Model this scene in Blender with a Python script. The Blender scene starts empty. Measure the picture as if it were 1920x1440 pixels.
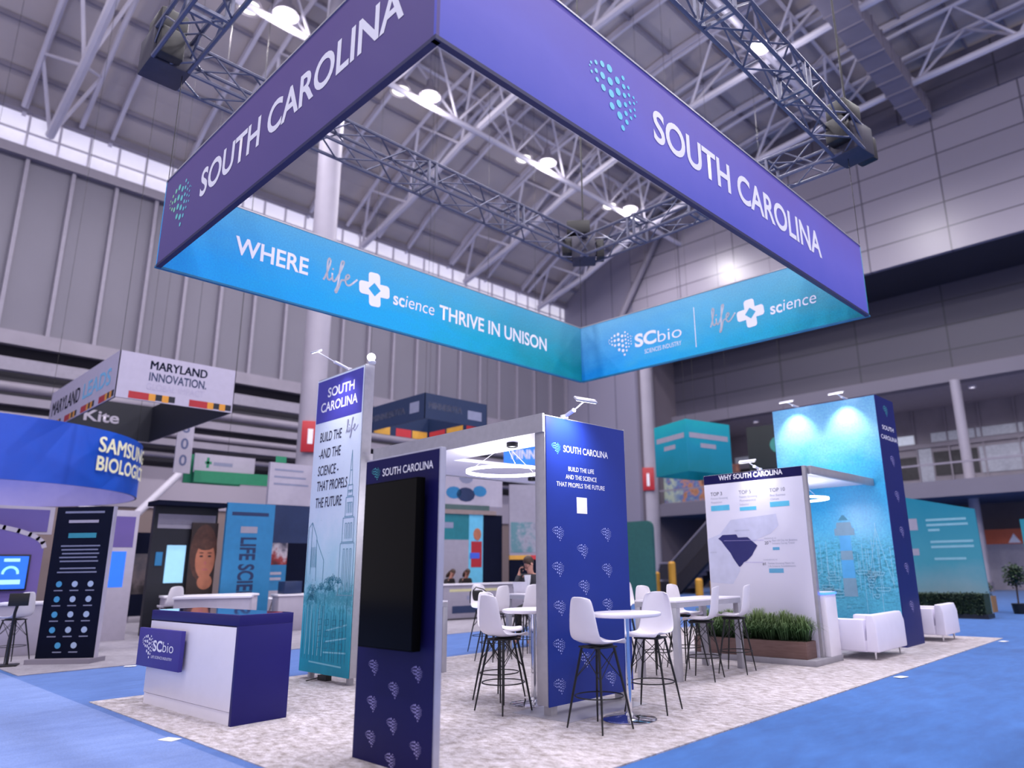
import bpy, bmesh, math, random
from mathutils import Vector, Matrix
random.seed(7)
R = math.radians
SC = bpy.context.scene
COL = SC.collection

def lin(c):
    return tuple((x / 255 / 12.92) if x / 255 <= .04045 else ((x / 255 + .055) / 1.055) ** 2.4 for x in c)

# ------------------------------------------------------------ camera
cam = bpy.data.cameras.new('camera')
cam.sensor_width = 36.0
cam.lens = 1344.18 / 1920 * 36
cam.shift_x = (960 - 1038.83) / 1920
cam.clip_end = 200
cam.dof.use_dof = True
cam.dof.focus_distance = 8.8
cam.dof.aperture_fstop = 0.66
co = bpy.data.objects.new('camera', cam)
COL.objects.link(co)
YAW, PIT, ROL = R(-42.9747), R(14.3751), R(-0.8898)
f_ = Vector((math.sin(YAW) * math.cos(PIT), math.cos(YAW) * math.cos(PIT), math.sin(PIT)))
r_ = Vector((math.cos(YAW), -math.sin(YAW), 0))
u_ = r_.cross(f_)
r2 = r_ * math.cos(ROL) + u_ * math.sin(ROL)
u2 = -r_ * math.sin(ROL) + u_ * math.cos(ROL)
M = Matrix((r2, u2, -f_)).transposed().to_4x4()
M.translation = (0, 0, 1.55)
co.matrix_world = M
SC.camera = co

# ------------------------------------------------------------ world, exposure
SC.view_settings.view_transform = 'Standard'
SC.view_settings.look = 'None'
SC.view_settings.exposure = 0.62
SC.view_settings.gamma = 1.0
SC.view_settings.use_curve_mapping = False
w = bpy.data.worlds.new('world')
SC.world = w
w.use_nodes = True
bg = w.node_tree.nodes['Background']
bg.inputs[0].default_value = (*lin((206, 199, 212)), 1)
bg.inputs[1].default_value = 0.85

# ------------------------------------------------------------ materials
MATS = {}
def nodes(name):
    m = bpy.data.materials.new(name)
    m.use_nodes = True
    nt = m.node_tree
    b = nt.nodes['Principled BSDF']
    return m, nt, b
def setc(b, key, v):
    if key in b.inputs: b.inputs[key].default_value = v
def mat(name, rgb, rough=.5, metal=0., spec=.5, var=.06, scale=6., emit=0., ergb=None, coat=0., bump=0.):
    """plain painted, moulded or printed surface: flat colour with a slight procedural mottling"""
    if name in MATS: return MATS[name]
    m, nt, b = nodes(name)
    c = lin(rgb)
    tc = nt.nodes.new('ShaderNodeTexCoord')
    nz = nt.nodes.new('ShaderNodeTexNoise')
    nz.inputs['Scale'].default_value = scale
    nz.inputs['Detail'].default_value = 4
    nt.links.new(tc.outputs['Object'], nz.inputs['Vector'])
    rp = nt.nodes.new('ShaderNodeValToRGB')
    rp.color_ramp.elements[0].position = .3
    rp.color_ramp.elements[1].position = .7
    rp.color_ramp.elements[0].color = (*[x * (1 - var) for x in c], 1)
    rp.color_ramp.elements[1].color = (*[min(1, x * (1 + var)) for x in c], 1)
    nt.links.new(nz.outputs['Fac'], rp.inputs['Fac'])
    nt.links.new(rp.outputs['Color'], b.inputs['Base Color'])
    b.inputs['Roughness'].default_value = rough
    b.inputs['Metallic'].default_value = metal
    setc(b, 'Specular IOR Level', spec)
    setc(b, 'Coat Weight', coat)
    if emit:
        b.inputs['Emission Color'].default_value = (*lin(ergb or rgb), 1)
        b.inputs['Emission Strength'].default_value = emit
    if bump:
        bp = nt.nodes.new('ShaderNodeBump')
        bp.inputs['Strength'].default_value = bump
        nt.links.new(nz.outputs['Fac'], bp.inputs['Height'])
        nt.links.new(bp.outputs['Normal'], b.inputs['Normal'])
    MATS[name] = m
    return m
def ramp_mat(name, axis, lo, hi, stops, noise=.15, nscale=3., rough=.55, nstretch=(1, 1, 1), tint=None, spec=.3, emit=0., grain=0., foliage=None):
    """a printed fabric or board: colour washes along one axis of the panel, broken by a watercolour grain"""
    m, nt, b = nodes(name)
    L = nt.links.new
    tc = nt.nodes.new('ShaderNodeTexCoord')
    sp = nt.nodes.new('ShaderNodeSeparateXYZ')
    L(tc.outputs['Object'], sp.inputs[0])
    mr = nt.nodes.new('ShaderNodeMapRange')
    mr.inputs['From Min'].default_value = lo
    mr.inputs['From Max'].default_value = hi
    L(sp.outputs[axis], mr.inputs['Value'])
    mp = nt.nodes.new('ShaderNodeMapping')
    mp.inputs['Scale'].default_value = nstretch
    L(tc.outputs['Object'], mp.inputs['Vector'])
    nz = nt.nodes.new('ShaderNodeTexNoise')
    nz.inputs['Scale'].default_value = nscale
    nz.inputs['Detail'].default_value = 8
    nz.inputs['Roughness'].default_value = .65
    L(mp.outputs[0], nz.inputs['Vector'])
    ad = nt.nodes.new('ShaderNodeMath'); ad.operation = 'MULTIPLY_ADD'
    sub = nt.nodes.new('ShaderNodeMath'); sub.operation = 'SUBTRACT'
    L(nz.outputs['Fac'], sub.inputs[0]); sub.inputs[1].default_value = .5
    L(sub.outputs[0], ad.inputs[0]); ad.inputs[1].default_value = noise * 3
    L(mr.outputs[0], ad.inputs[2])
    rp = nt.nodes.new('ShaderNodeValToRGB')
    cr = rp.color_ramp
    while len(cr.elements) < len(stops): cr.elements.new(.5)
    for e, (p, c) in zip(cr.elements, stops):
        e.position = p
        e.color = (*lin(c), 1)
    L(ad.outputs[0], rp.inputs['Fac'])
    if tint:
        # (lower z, upper z, colour at the top, strength): a second wash up the height of the print
        ad2 = nt.nodes.new('ShaderNodeMath'); ad2.operation = 'MULTIPLY_ADD'
        L(sub.outputs[0], ad2.inputs[0]); ad2.inputs[1].default_value = .8; L(sp.outputs[2], ad2.inputs[2])
        m2 = nt.nodes.new('ShaderNodeMapRange'); m2.inputs['From Min'].default_value = tint[0]; m2.inputs['From Max'].default_value = tint[1]; m2.inputs['To Max'].default_value = tint[3]
        L(ad2.outputs[0], m2.inputs['Value'])
        mx = nt.nodes.new('ShaderNodeMix'); mx.data_type = 'RGBA'
        L(m2.outputs[0], mx.inputs['Factor']); L(rp.outputs['Color'], mx.inputs['A']); mx.inputs['B'].default_value = (*lin(tint[2]), 1)
        colour = mx.outputs['Result']
    else:
        colour = rp.outputs['Color']
    if grain:
        n3 = nt.nodes.new('ShaderNodeTexNoise'); n3.inputs['Scale'].default_value = 38; n3.inputs['Detail'].default_value = 5
        L(tc.outputs['Object'], n3.inputs['Vector'])
        mg = nt.nodes.new('ShaderNodeMix'); mg.data_type = 'RGBA'; mg.blend_type = 'OVERLAY'; mg.inputs['Factor'].default_value = grain
        L(colour, mg.inputs['A']); L(n3.outputs['Fac'], mg.inputs['B']); colour = mg.outputs['Result']
    if foliage:
        # (lower z, upper z, colour, scale): a printed row of leafy crowns
        n4 = nt.nodes.new('ShaderNodeTexNoise'); n4.inputs['Scale'].default_value = foliage[3]; n4.inputs['Detail'].default_value = 9; n4.inputs['Roughness'].default_value = .8
        L(tc.outputs['Object'], n4.inputs['Vector'])
        mid = (foliage[0] + foliage[1]) / 2
        f1 = nt.nodes.new('ShaderNodeMath'); f1.operation = 'SUBTRACT'; L(sp.outputs[2], f1.inputs[0]); f1.inputs[1].default_value = mid
        f2 = nt.nodes.new('ShaderNodeMath'); f2.operation = 'ABSOLUTE'; L(f1.outputs[0], f2.inputs[0])
        f3 = nt.nodes.new('ShaderNodeMapRange'); f3.inputs['From Min'].default_value = foliage[1] - mid; f3.inputs['From Max'].default_value = 0; L(f2.outputs[0], f3.inputs['Value'])
        f4 = nt.nodes.new('ShaderNodeMath'); f4.operation = 'MULTIPLY_ADD'; L(f3.outputs[0], f4.inputs[0]); f4.inputs[1].default_value = .22; L(n4.outputs['Fac'], f4.inputs[2])
        f5 = nt.nodes.new('ShaderNodeMapRange'); f5.inputs['From Min'].default_value = .6; f5.inputs['From Max'].default_value = .7; f5.inputs['To Max'].default_value = .75; L(f4.outputs[0], f5.inputs['Value'])
        mf = nt.nodes.new('ShaderNodeMix'); mf.data_type = 'RGBA'; L(f5.outputs[0], mf.inputs['Factor']); L(colour, mf.inputs['A']); mf.inputs['B'].default_value = (*lin(foliage[2]), 1); colour = mf.outputs['Result']
    L(colour, b.inputs['Base Color'])
    if emit:
        L(rp.outputs['Color'], b.inputs['Emission Color'])
        b.inputs['Emission Strength'].default_value = emit
    b.inputs['Roughness'].default_value = rough
    setc(b, 'Specular IOR Level', spec)
    return m
def carpet_mat(name, c1, c2, c3, stretch, scale, rot=0., fine=90., bump=.3):
    m, nt, b = nodes(name)
    L = nt.links.new
    tc = nt.nodes.new('ShaderNodeTexCoord')
    mp = nt.nodes.new('ShaderNodeMapping')
    mp.inputs['Scale'].default_value = stretch
    mp.inputs['Rotation'].default_value = (0, 0, rot)
    L(tc.outputs['Object'], mp.inputs['Vector'])
    n1 = nt.nodes.new('ShaderNodeTexNoise')
    n1.inputs['Scale'].default_value = scale; n1.inputs['Detail'].default_value = 10; n1.inputs['Roughness'].default_value = .7
    L(mp.outputs[0], n1.inputs['Vector'])
    n2 = nt.nodes.new('ShaderNodeTexNoise')
    n2.inputs['Scale'].default_value = fine; n2.inputs['Detail'].default_value = 3
    L(tc.outputs['Object'], n2.inputs['Vector'])
    rp = nt.nodes.new('ShaderNodeValToRGB')
    cr = rp.color_ramp
    cr.elements.new(.5)
    for e, (p, c) in zip(cr.elements, ((.36, c1), (.5, c2), (.64, c3))):
        e.position = p; e.color = (*lin(c), 1)
    L(n1.outputs['Fac'], rp.inputs['Fac'])
    mx = nt.nodes.new('ShaderNodeMix'); mx.data_type = 'RGBA'; mx.blend_type = 'OVERLAY'
    mx.inputs['Factor'].default_value = .55
    L(rp.outputs['Color'], mx.inputs['A'])
    L(n2.outputs['Fac'], mx.inputs['B'])
    L(mx.outputs['Result'], b.inputs['Base Color'])
    b.inputs['Roughness'].default_value = .95
    setc(b, 'Specular IOR Level', .1)
    setc(b, 'Sheen Weight', .25)
    bp = nt.nodes.new('ShaderNodeBump'); bp.inputs['Strength'].default_value = bump; bp.inputs['Distance'].default_value = .01
    L(n2.outputs['Fac'], bp.inputs['Height'])
    L(bp.outputs['Normal'], b.inputs['Normal'])
    return m
def grid_mat(name, rgb, line, sx, sz, ax, mortar=.03, rough=.45, offs=0., var=.05):
    """wall cladding of large rectangular panels with open joints; ax: 0 wall runs along x, 1 along y"""
    m, nt, b = nodes(name)
    L = nt.links.new
    tc = nt.nodes.new('ShaderNodeTexCoord')
    sp = nt.nodes.new('ShaderNodeSeparateXYZ'); L(tc.outputs['Object'], sp.inputs[0])
    cb = nt.nodes.new('ShaderNodeCombineXYZ'); L(sp.outputs[ax], cb.inputs[0]); L(sp.outputs[2], cb.inputs[1])
    bk = nt.nodes.new('ShaderNodeTexBrick')
    bk.offset = offs
    bk.inputs['Scale'].default_value = 1
    bk.inputs['Brick Width'].default_value = sx
    bk.inputs['Row Height'].default_value = sz
    bk.inputs['Mortar Size'].default_value = mortar
    bk.inputs['Mortar Smooth'].default_value = .2
    c = lin(rgb)
    bk.inputs['Color1'].default_value = (*[x * (1 - var) for x in c], 1)
    bk.inputs['Color2'].default_value = (*[x * (1 + var) for x in c], 1)
    bk.inputs['Mortar'].default_value = (*lin(line), 1)
    L(cb.outputs[0], bk.inputs['Vector'])
    L(bk.outputs['Color'], b.inputs['Base Color'])
    b.inputs['Roughness'].default_value = rough
    return m
def lamp_mat(name, rgb, s):
    if name in MATS: return MATS[name]
    m, nt, b = nodes(name)
    b.inputs['Base Color'].default_value = (.8, .8, .8, 1)
    b.inputs['Emission Color'].default_value = (*lin(rgb), 1)
    b.inputs['Emission Strength'].default_value = s
    MATS[name] = m
    return m

WHITE = mat('white_moulded_plastic', (236, 232, 240), .38, var=.015)
WLAM = mat('white_laminate', (232, 228, 238), .35, var=.015)
BLACK = mat('black_powder_coat', (16, 16, 19), .4, var=.2, scale=30)
ALU = mat('brushed_aluminium', (176, 174, 180), .42, .55, var=.05, scale=12)
CHROME = mat('chrome', (225, 225, 230), .08, 1., var=.02)
INK = mat('indigo_print', (58, 52, 140), .5, var=.05, scale=2, spec=.35)
INKD = mat('deep_navy_print', (22, 20, 76), .5, var=.06, scale=2, spec=.15)
INKB = mat('royal_blue_print', (31, 54, 144), .36, var=.05, scale=2, spec=.3)
INKLAM = mat('indigo_laminate', (34, 31, 100), .4, spec=.2, var=.04, scale=3)
VIN = mat('white_vinyl_lettering', (240, 238, 246), .5, var=.01)
LILAC = mat('lilac_print', (168, 160, 216), .5, var=.05)
LILACB = mat('pale_blue_print', (170, 180, 238), .5, var=.05)
DARKINK = mat('dark_navy_lettering', (34, 38, 70), .5, var=.05)
CYANINK = mat('cyan_print', (86, 190, 224), .5, var=.05)
STEELW = mat('white_painted_steel', (206, 201, 214), .5, var=.05, scale=1)
STEELG = mat('grey_painted_steel', (132, 126, 140), .55, var=.08, scale=1)
DECK = mat('roof_deck_grey', (188, 178, 178), .8, var=.08, scale=.3)

# ------------------------------------------------------------ mesh helpers
class MB:
    def __init__(s): s.v = []; s.f = []
    def box(s, x0, x1, y0, y1, z0, z1):
        n = len(s.v)
        s.v += [(x0, y0, z0), (x1, y0, z0), (x1, y1, z0), (x0, y1, z0), (x0, y0, z1), (x1, y0, z1), (x1, y1, z1), (x0, y1, z1)]
        s.f += [tuple(n + i for i in q) for q in ((0, 3, 2, 1), (4, 5, 6, 7), (0, 1, 5, 4), (1, 2, 6, 5), (2, 3, 7, 6), (3, 0, 4, 7))]
        return s
    def poly(s, pts):
        n = len(s.v); s.v += [tuple(p) for p in pts]; s.f.append(tuple(range(n, n + len(pts)))); return s
    def prism(s, xz, y0, y1):
        """polygon in the x-z plane (counter-clockwise seen from -y) given thickness from y0 to y1"""
        n = len(s.v); k = len(xz)
        s.v += [(x, y0, z) for x, z in xz] + [(x, y1, z) for x, z in xz]
        s.f.append(tuple(range(n, n + k))); s.f.append(tuple(range(n + 2 * k - 1, n + k - 1, -1)))
        for i in range(k):
            j = (i + 1) % k
            s.f.append((n + j, n + i, n + k + i, n + k + j))
        return s
    def slab(s, xy, z0, z1):
        n = len(s.v); k = len(xy)
        s.v += [(x, y, z0) for x, y in xy] + [(x, y, z1) for x, y in xy]
        s.f.append(tuple(range(n + k - 1, n - 1, -1))); s.f.append(tuple(range(n + k, n + 2 * k)))
        for i in range(k):
            j = (i + 1) % k
            s.f.append((n + i, n + j, n + k + j, n + k + i))
        return s
    def sweep(s, pts, r, n=8, closed=False, cap=True):
        """round bar along a run of points; r is one radius or one per point"""
        pts = [Vector(p) for p in pts]; k = len(pts)
        rr = r if isinstance(r, (list, tuple)) else [r] * k
        base = len(s.v)
        nrm = None
        for i, p in enumerate(pts):
            a = pts[(i - 1) % k] if (closed or i > 0) else p
            b = pts[(i + 1) % k] if (closed or i < k - 1) else p
            t = (b - a).normalized()
            if nrm is None:
                nrm = t.orthogonal().normalized()
            else:
                nrm = (nrm - t * nrm.dot(t)).normalized()
            bn = t.cross(nrm)
            for q in range(n):
                a_ = 2 * math.pi * q / n
                s.v.append(tuple(p + nrm * (rr[i] * math.cos(a_)) + bn * (rr[i] * math.sin(a_))))
        m = k if closed else k - 1
        for i in range(m):
            for q in range(n):
                i2 = (i + 1) % k
                s.f.append((base + i * n + q, base + i * n + (q + 1) % n, base + i2 * n + (q + 1) % n, base + i2 * n + q))
        if cap and not closed:
            s.f.append(tuple(base + q for q in range(n - 1, -1, -1)))
            s.f.append(tuple(base + (k - 1) * n + q for q in range(n)))
        return s
    def bar(s, p, q, w, h=None):
        """square bar between two points"""
        p, q = Vector(p), Vector(q); h = h or w
        t = (q - p).normalized()
        a = t.cross(Vector((0, 0, 1)))
        a = Vector((1, 0, 0)) if a.length < 1e-4 else a.normalized()
        b = a.cross(t)
        n = len(s.v)
        for o in (p, q):
            for sa, sb in ((-1, -1), (1, -1), (1, 1), (-1, 1)):
                s.v.append(tuple(o + a * (sa * w / 2) + b * (sb * h / 2)))
        s.f += [tuple(n + i for i in z) for z in ((0, 1, 2, 3), (7, 6, 5, 4), (0, 4, 5, 1), (1, 5, 6, 2), (2, 6, 7, 3), (3, 7, 4, 0))]
        return s
    def lathe(s, prof, n=32, c=(0, 0), a0=0., a1=2 * math.pi):
        base = len(s.v); k = len(prof); full = abs(a1 - a0 - 2 * math.pi) < 1e-6
        m = n if full else n + 1
        for i in range(m):
            a = a0 + (a1 - a0) * i / n
            for r, z in prof: s.v.append((c[0] + r * math.cos(a), c[1] + r * math.sin(a), z))
        for i in range(n):
            j = (i + 1) % m
            for q in range(k - 1):
                s.f.append((base + i * k + q, base + j * k + q, base + j * k + q + 1, base + i * k + q + 1))
        return s
    def ball(s, c, r, n=12):
        rx, ry, rz = r if isinstance(r, tuple) else (r, r, r)
        base = len(s.v); m = n // 2
        for i in range(m + 1):
            th = math.pi * i / m
            for q in range(n):
                a = 2 * math.pi * q / n
                s.v.append((c[0] + rx * math.sin(th) * math.cos(a), c[1] + ry * math.sin(th) * math.sin(a), c[2] + rz * math.cos(th)))
        for i in range(m):
            for q in range(n):
                s.f.append((base + i * n + q, base + (i + 1) * n + q, base + (i + 1) * n + (q + 1) % n, base + i * n + (q + 1) % n))
        return s
    def build(s, name, m, parent=None, bev=0., smooth=False, seg=2):
        me = bpy.data.meshes.new(name)
        bm = bmesh.new()
        vs = [bm.verts.new(v) for v in s.v]
        for f in s.f:
            try: bm.faces.new([vs[i] for i in f])
            except ValueError: pass
        bmesh.ops.remove_doubles(bm, verts=bm.verts, dist=1e-5) if smooth else None
        bmesh.ops.recalc_face_normals(bm, faces=bm.faces)
        if bev: bmesh.ops.bevel(bm, geom=[e for e in bm.edges if len(e.link_faces) == 2 and e.calc_face_angle(0) > .5], offset=bev, segments=seg, affect='EDGES', profile=.5)
        bm.to_mesh(me); bm.free()
        if smooth or bev:
            me.polygons.foreach_set('use_smooth', [True] * len(me.polygons))
            try: me.set_sharp_from_angle(angle=R(40))
            except Exception: pass
        me.materials.append(m)
        o = bpy.data.objects.new(name, me)
        COL.objects.link(o)
        if parent: o.parent = parent
        return o
def tag(o, label, cat, group=None):
    o['label'] = label; o['category'] = cat
    if group: o['group'] = group
    return o
def struct(o, kind='structure'):
    o['kind'] = kind; return o
def thing(name, label, cat, loc=(0, 0, 0), rz=0., group=None):
    o = bpy.data.objects.new(name, None)
    o.empty_display_size = .2
    COL.objects.link(o)
    o.location = loc; o.rotation_euler = (0, 0, rz)
    return tag(o, label, cat, group)
def dup(root, loc, rz, label, group=None):
    r = root.copy(); COL.objects.link(r); r.location = loc; r.rotation_euler = (0, 0, rz); r['label'] = label
    if group: r['group'] = group
    for ch in list(root.children):
        c = ch.copy(); COL.objects.link(c); c.parent = r
        for g in list(ch.children):
            d = g.copy(); COL.objects.link(d); d.parent = c
    return r
def bx(name, m, parent, x0, x1, y0, y1, z0, z1, bev=0.):
    return MB().box(x0, x1, y0, y1, z0, z1).build(name, m, parent, bev)

# lettering: laid flat on a panel that faces -y in its own frame (x to the reader's right, z up)
def _textmesh(s, bold, shear, space):
    c = bpy.data.curves.new('lettering', 'FONT')
    c.body = s; c.size = 1; c.offset = bold; c.shear = shear; c.resolution_u = 5; c.space_character = space
    o = bpy.data.objects.new('lettering', c)
    me = bpy.data.meshes.new_from_object(o)
    bpy.data.objects.remove(o)
    return me
def boldmesh(s, bold, shear, space):
    if 'M' not in s or bold <= .004: return _textmesh(s, bold, shear, space)
    src = _textmesh(s, 0, shear, space)          # M closes up when offset: strike it three times instead
    V = [tuple(p.co) for p in src.vertices]; F = [tuple(p.vertices) for p in src.polygons]; n = len(V)
    me = bpy.data.meshes.new('lettering'); d = bold * 1.1
    me.from_pydata([(x + k * d, y + (0, .3 * d, -.3 * d)[k], z) for k in (0, 1, -1) for x, y, z in V], [], [tuple(i + n * q for i in f) for q in range(3) for f in F])
    return me
_hm = _textmesh('H', 0, 0, 1)
CAP = max(v.co.y for v in _hm.vertices) - min(v.co.y for v in _hm.vertices)
def text(parent, s, u, v, h, m, w=None, bold=.012, shear=0., y=-.004, align='L', name='lettering', space=1., turn=0):
    """s with capitals h high on the baseline v; from u to u+w when w is given"""
    me = boldmesh(s, bold, shear, space)
    xs = [p.co.x for p in me.vertices]
    x0, x1 = min(xs), max(xs)
    k = h / CAP
    sx = (w / (x1 - x0)) if w else k
    wid = (x1 - x0) * sx
    off = 0 if align == 'L' else (-wid / 2 if align == 'C' else -wid)
    for p in me.vertices:
        a = (p.co.x - x0) * sx + off; b = p.co.y * k
        if turn == -90: a, b = b, -a
        p.co = (u + a, y, v + b)
    me.materials.clear(); me.materials.append(m)
    me.name = name
    o = bpy.data.objects.new(name, me)
    COL.objects.link(o); o.parent = parent
    return o
def strokes(parent, lines, wd, m, name='line_art', y=-.004):
    """pen lines printed on a panel: a ribbon of width wd along each run of (x, z) points"""
    b = MB()
    for ln in lines:
        pts = [Vector((p[0], 0, p[1])) for p in ln]
        for i in range(len(pts) - 1):
            d = pts[i + 1] - pts[i]
            if d.length < 1e-6: continue
            t = d.normalized(); n = Vector((-t.z, 0, t.x)) * (wd / 2); e = t * (wd * .3)
            b.poly([(q.x, y, q.z) for q in (pts[i] - n - e, pts[i + 1] - n + e, pts[i + 1] + n + e, pts[i] + n - e)])
    return b.build(name, m, parent)
def smooth_line(pts, n=6):
    """Catmull-Rom through the points"""
    P = [pts[0]] + list(pts) + [pts[-1]]; out = []
    for i in range(1, len(P) - 2):
        p0, p1, p2, p3 = P[i - 1], P[i], P[i + 1], P[i + 2]
        for k in range(n):
            t = k / n
            out.append(tuple(.5 * (2 * p1[j] + (p2[j] - p0[j]) * t + (2 * p0[j] - 5 * p1[j] + 4 * p2[j] - p3[j]) * t * t + (3 * p1[j] - p0[j] - 3 * p2[j] + p3[j]) * t ** 3) for j in (0, 1)))
    out.append(tuple(pts[-1]))
    return out
DOTS = [(1160, 630, 9), (1150, 655, 6), (1162, 682, 9), (1195, 598, 13), (1195, 648, 13), (1200, 697, 14), (1240, 568, 18), (1240, 638, 20), (1243, 708, 19),
        (1293, 548, 23), (1295, 625, 23), (1300, 695, 23), (1302, 768, 21), (1350, 572, 21), (1352, 640, 22), (1355, 710, 22), (1358, 780, 23), (1378, 838, 16),
        (1395, 518, 14), (1397, 570, 15), (1400, 622, 15), (1405, 675, 15), (1406, 728, 15), (1410, 778, 15), (1434, 545, 11), (1436, 590, 11), (1440, 635, 11),
        (1442, 682, 11), (1444, 725, 11), (1472, 575, 9), (1474, 610, 9), (1476, 648, 9), (1478, 685, 9), (1497, 582, 5)]
def _dots():
    out = [((x - 1145) / 355, -(y + .245 * (x - 1160)) / 355, r / 355) for x, y, r in DOTS]
    t = max(d[1] + d[2] for d in out); b = min(d[1] - d[2] for d in out)
    return [(x, (y - b) / (t - b), r) for x, y, r in out], t - b
DN, DH = _dots()
def logo(parent, u, v, wd, m, ht=None, y=-.004, name='emblem', n=10):
    """dotted emblem, lower left corner at (u, v)"""
    ht = ht or wd * DH
    b = MB()
    for x, z, r in DN:
        b.poly([(u + (x + .88 * r * math.cos(2 * math.pi * i / n)) * wd, y, v + z * ht + .88 * r * math.sin(2 * math.pi * i / n) * wd) for i in range(n)])
    return b.build(name, m, parent)
def plus(parent, u, v, s, m, y=-.004, hole=None):
    """rounded cross with a lozenge gap in the middle"""
    b = MB(); a = .19; h = .2; c = .1
    arm = [(h, 0), (h / 2, h / 2), (a, a)] + [(.5 - c + c * math.cos(R(t)), a - c + c * math.sin(R(t))) for t in (90, 67, 45, 22, 0)] + [(.5 - c + c * math.cos(R(t)), -a + c + c * math.sin(R(t))) for t in (0, -22, -45, -67, -90)] + [(a, -a), (h / 2, -h / 2)]
    for ang in range(4):
        t = R(90 * ang + 4); ca, sa = math.cos(t), math.sin(t)
        b.poly([(u + s * (x * ca - z * sa), y, v + s * (x * sa + z * ca)) for x, z in arm])
    return b.build('cross_mark', m, parent)
LIFE = [[(0, .16), (.05, .3), (.13, .62), (.17, .86), (.13, .95), (.09, .82), (.09, .5), (.11, .25), (.17, .2), (.24, .3)],
        [(.24, .45), (.26, .25), (.31, .2), (.38, .3)], [(.25, .6), (.26, .63)],
        [(.36, .28), (.46, .55), (.56, .9), (.56, 1.0), (.5, .95), (.46, .6), (.42, .1), (.36, -.12), (.4, -.15), (.47, .1), (.52, .3), (.6, .34)],
        [(.6, .34), (.7, .42), (.76, .52), (.72, .58), (.66, .5), (.65, .3), (.72, .2), (.82, .26), (1.0, .5)]]
def life(parent, u, v, wd, ht, m, th=.022):
    return strokes(parent, [[(u + x * wd, v + z * ht) for x, z in smooth_line(l, 7)] for l in LIFE], th, m, 'script_lettering')

# ============================================================ THE HALL
XW, YW = -36.0, 40.0
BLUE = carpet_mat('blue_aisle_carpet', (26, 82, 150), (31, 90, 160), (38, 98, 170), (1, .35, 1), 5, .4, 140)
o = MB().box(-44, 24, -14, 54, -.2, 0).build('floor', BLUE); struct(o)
BLUEL = carpet_mat('nap_sheen_light_carpet', (92, 118, 178), (100, 126, 185), (108, 133, 191), (1, .35, 1), 4, .4, 120)  # lighter look of the turned nap under the lamps, put into the colour
BLUEM = carpet_mat('nap_sheen_mid_carpet', (54, 92, 158), (62, 100, 167), (70, 108, 175), (1, .35, 1), 4, .4, 120)  # this length's nap sheen is likewise put into the colour
o = MB().box(-44, -4.05, -14, 2.965, 0, .004).build('aisle_carpet', BLUEL); tag(o, 'blue carpet length in the front left aisle, nap sheen coloured in', 'carpet')
o = MB().slab([(-14.62, 2.965), (-4.05, 2.965), (-4.05, 3.06), (-10.9, 3.06), (-10.9, 30), (-14.62, 30)], 0, .004).build('aisle_carpet', BLUEM); tag(o, 'blue carpet length in the side aisle beyond the counter, nap sheen coloured in', 'carpet')
GREYC = carpet_mat('heathered_grey_carpet', (138, 128, 126), (174, 166, 170), (200, 194, 202), (1, 1.7, 1), 7, R(42), 110)
o = MB().box(-10.9, -3.95, 3.06, 17.65, 0, .012).build('booth_carpet', GREYC)
tag(o, 'pale grey heathered carpet laid over blue under the near booth', 'carpet')
GREY2 = carpet_mat('plain_grey_carpet', (128, 123, 134), (140, 135, 147), (152, 147, 158), (1, 1, 1), 4, 0, 60)
o = MB().box(-34, -14.62, 3.05, 22, 0, .012).build('booth_carpet', GREY2)
tag(o, 'plain light grey carpet under the booths across the aisle', 'carpet')
# floor number cards taped beside the carpet
CARD = mat('white_card', (240, 238, 240), .6, var=.02)
for i, (x, y, a, lb) in enumerate(((-7.86, 2.94, 20, 'white card taped on blue carpet before the reception counter'), (-3.8, 11.06, 75, 'white card taped on blue carpet abreast of the white sofa'),
                           (-3.8, 17.0, 75, 'white card taped at the far end of the grey carpet'), (-14.4, 4.6, 60, 'white card taped at the edge of the far grey carpet'))):
    o = MB().box(-.09, .09, -.06, .06, 0, .004).build('floor_card', CARD); o.location = (x, y, .006 if i < 3 else .013); o.rotation_euler = (0, 0, R(a))
    tag(o, lb, 'card', 'cards taped to the floor')

# ---- left wall
WALLG = mat('dimmed_grey_cladding', (106, 103, 117), .6, var=.05, scale=.25)  # colour lowered to dim the hall behind the booth
DARKG = mat('dark_recess_paint', (58, 56, 66), .8, var=.15, scale=.5)
struct(MB().box(XW - .3, XW, -12, YW, 11.5, 19.5).build('wall_left', WALLG))
b = MB()
y = -11.0
while y < YW:
    b.box(XW, XW + .2, y, y + .15, 11.5, 19.4); y += 1.75
PILA = mat('pilaster_grey', (136, 131, 146), .6, var=.06)
struct(b.build('trim_1', PILA))
struct(bx('trim_2', STEELG, None, XW - .2, XW + .35, -12, YW, 19.3, 19.75))
struct(bx('trim_3', STEELG, None, XW - .2, XW + .3, -12, YW, 21.45, 21.8))
GLASSLIT = ramp_mat('daylit_glazing', 2, 19.7, 21.5, [(0, (176, 172, 198)), (.5, (206, 202, 214)), (1, (190, 186, 206))], .2, .8, .3, emit=.62)
wn = bx('window_1', GLASSLIT, None, XW - .1, XW - .04, -12, YW, 19.75, 21.45); struct(wn)
b = MB(); y = -11.0
while y < YW: b.box(XW - .04, XW + .06, y, y + .09, 19.75, 21.45); y += 1.2
b.box(XW - .04, XW + .05, -12, YW, 20.55, 20.62)
b.build('window_frame', STEELW, wn)
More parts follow.
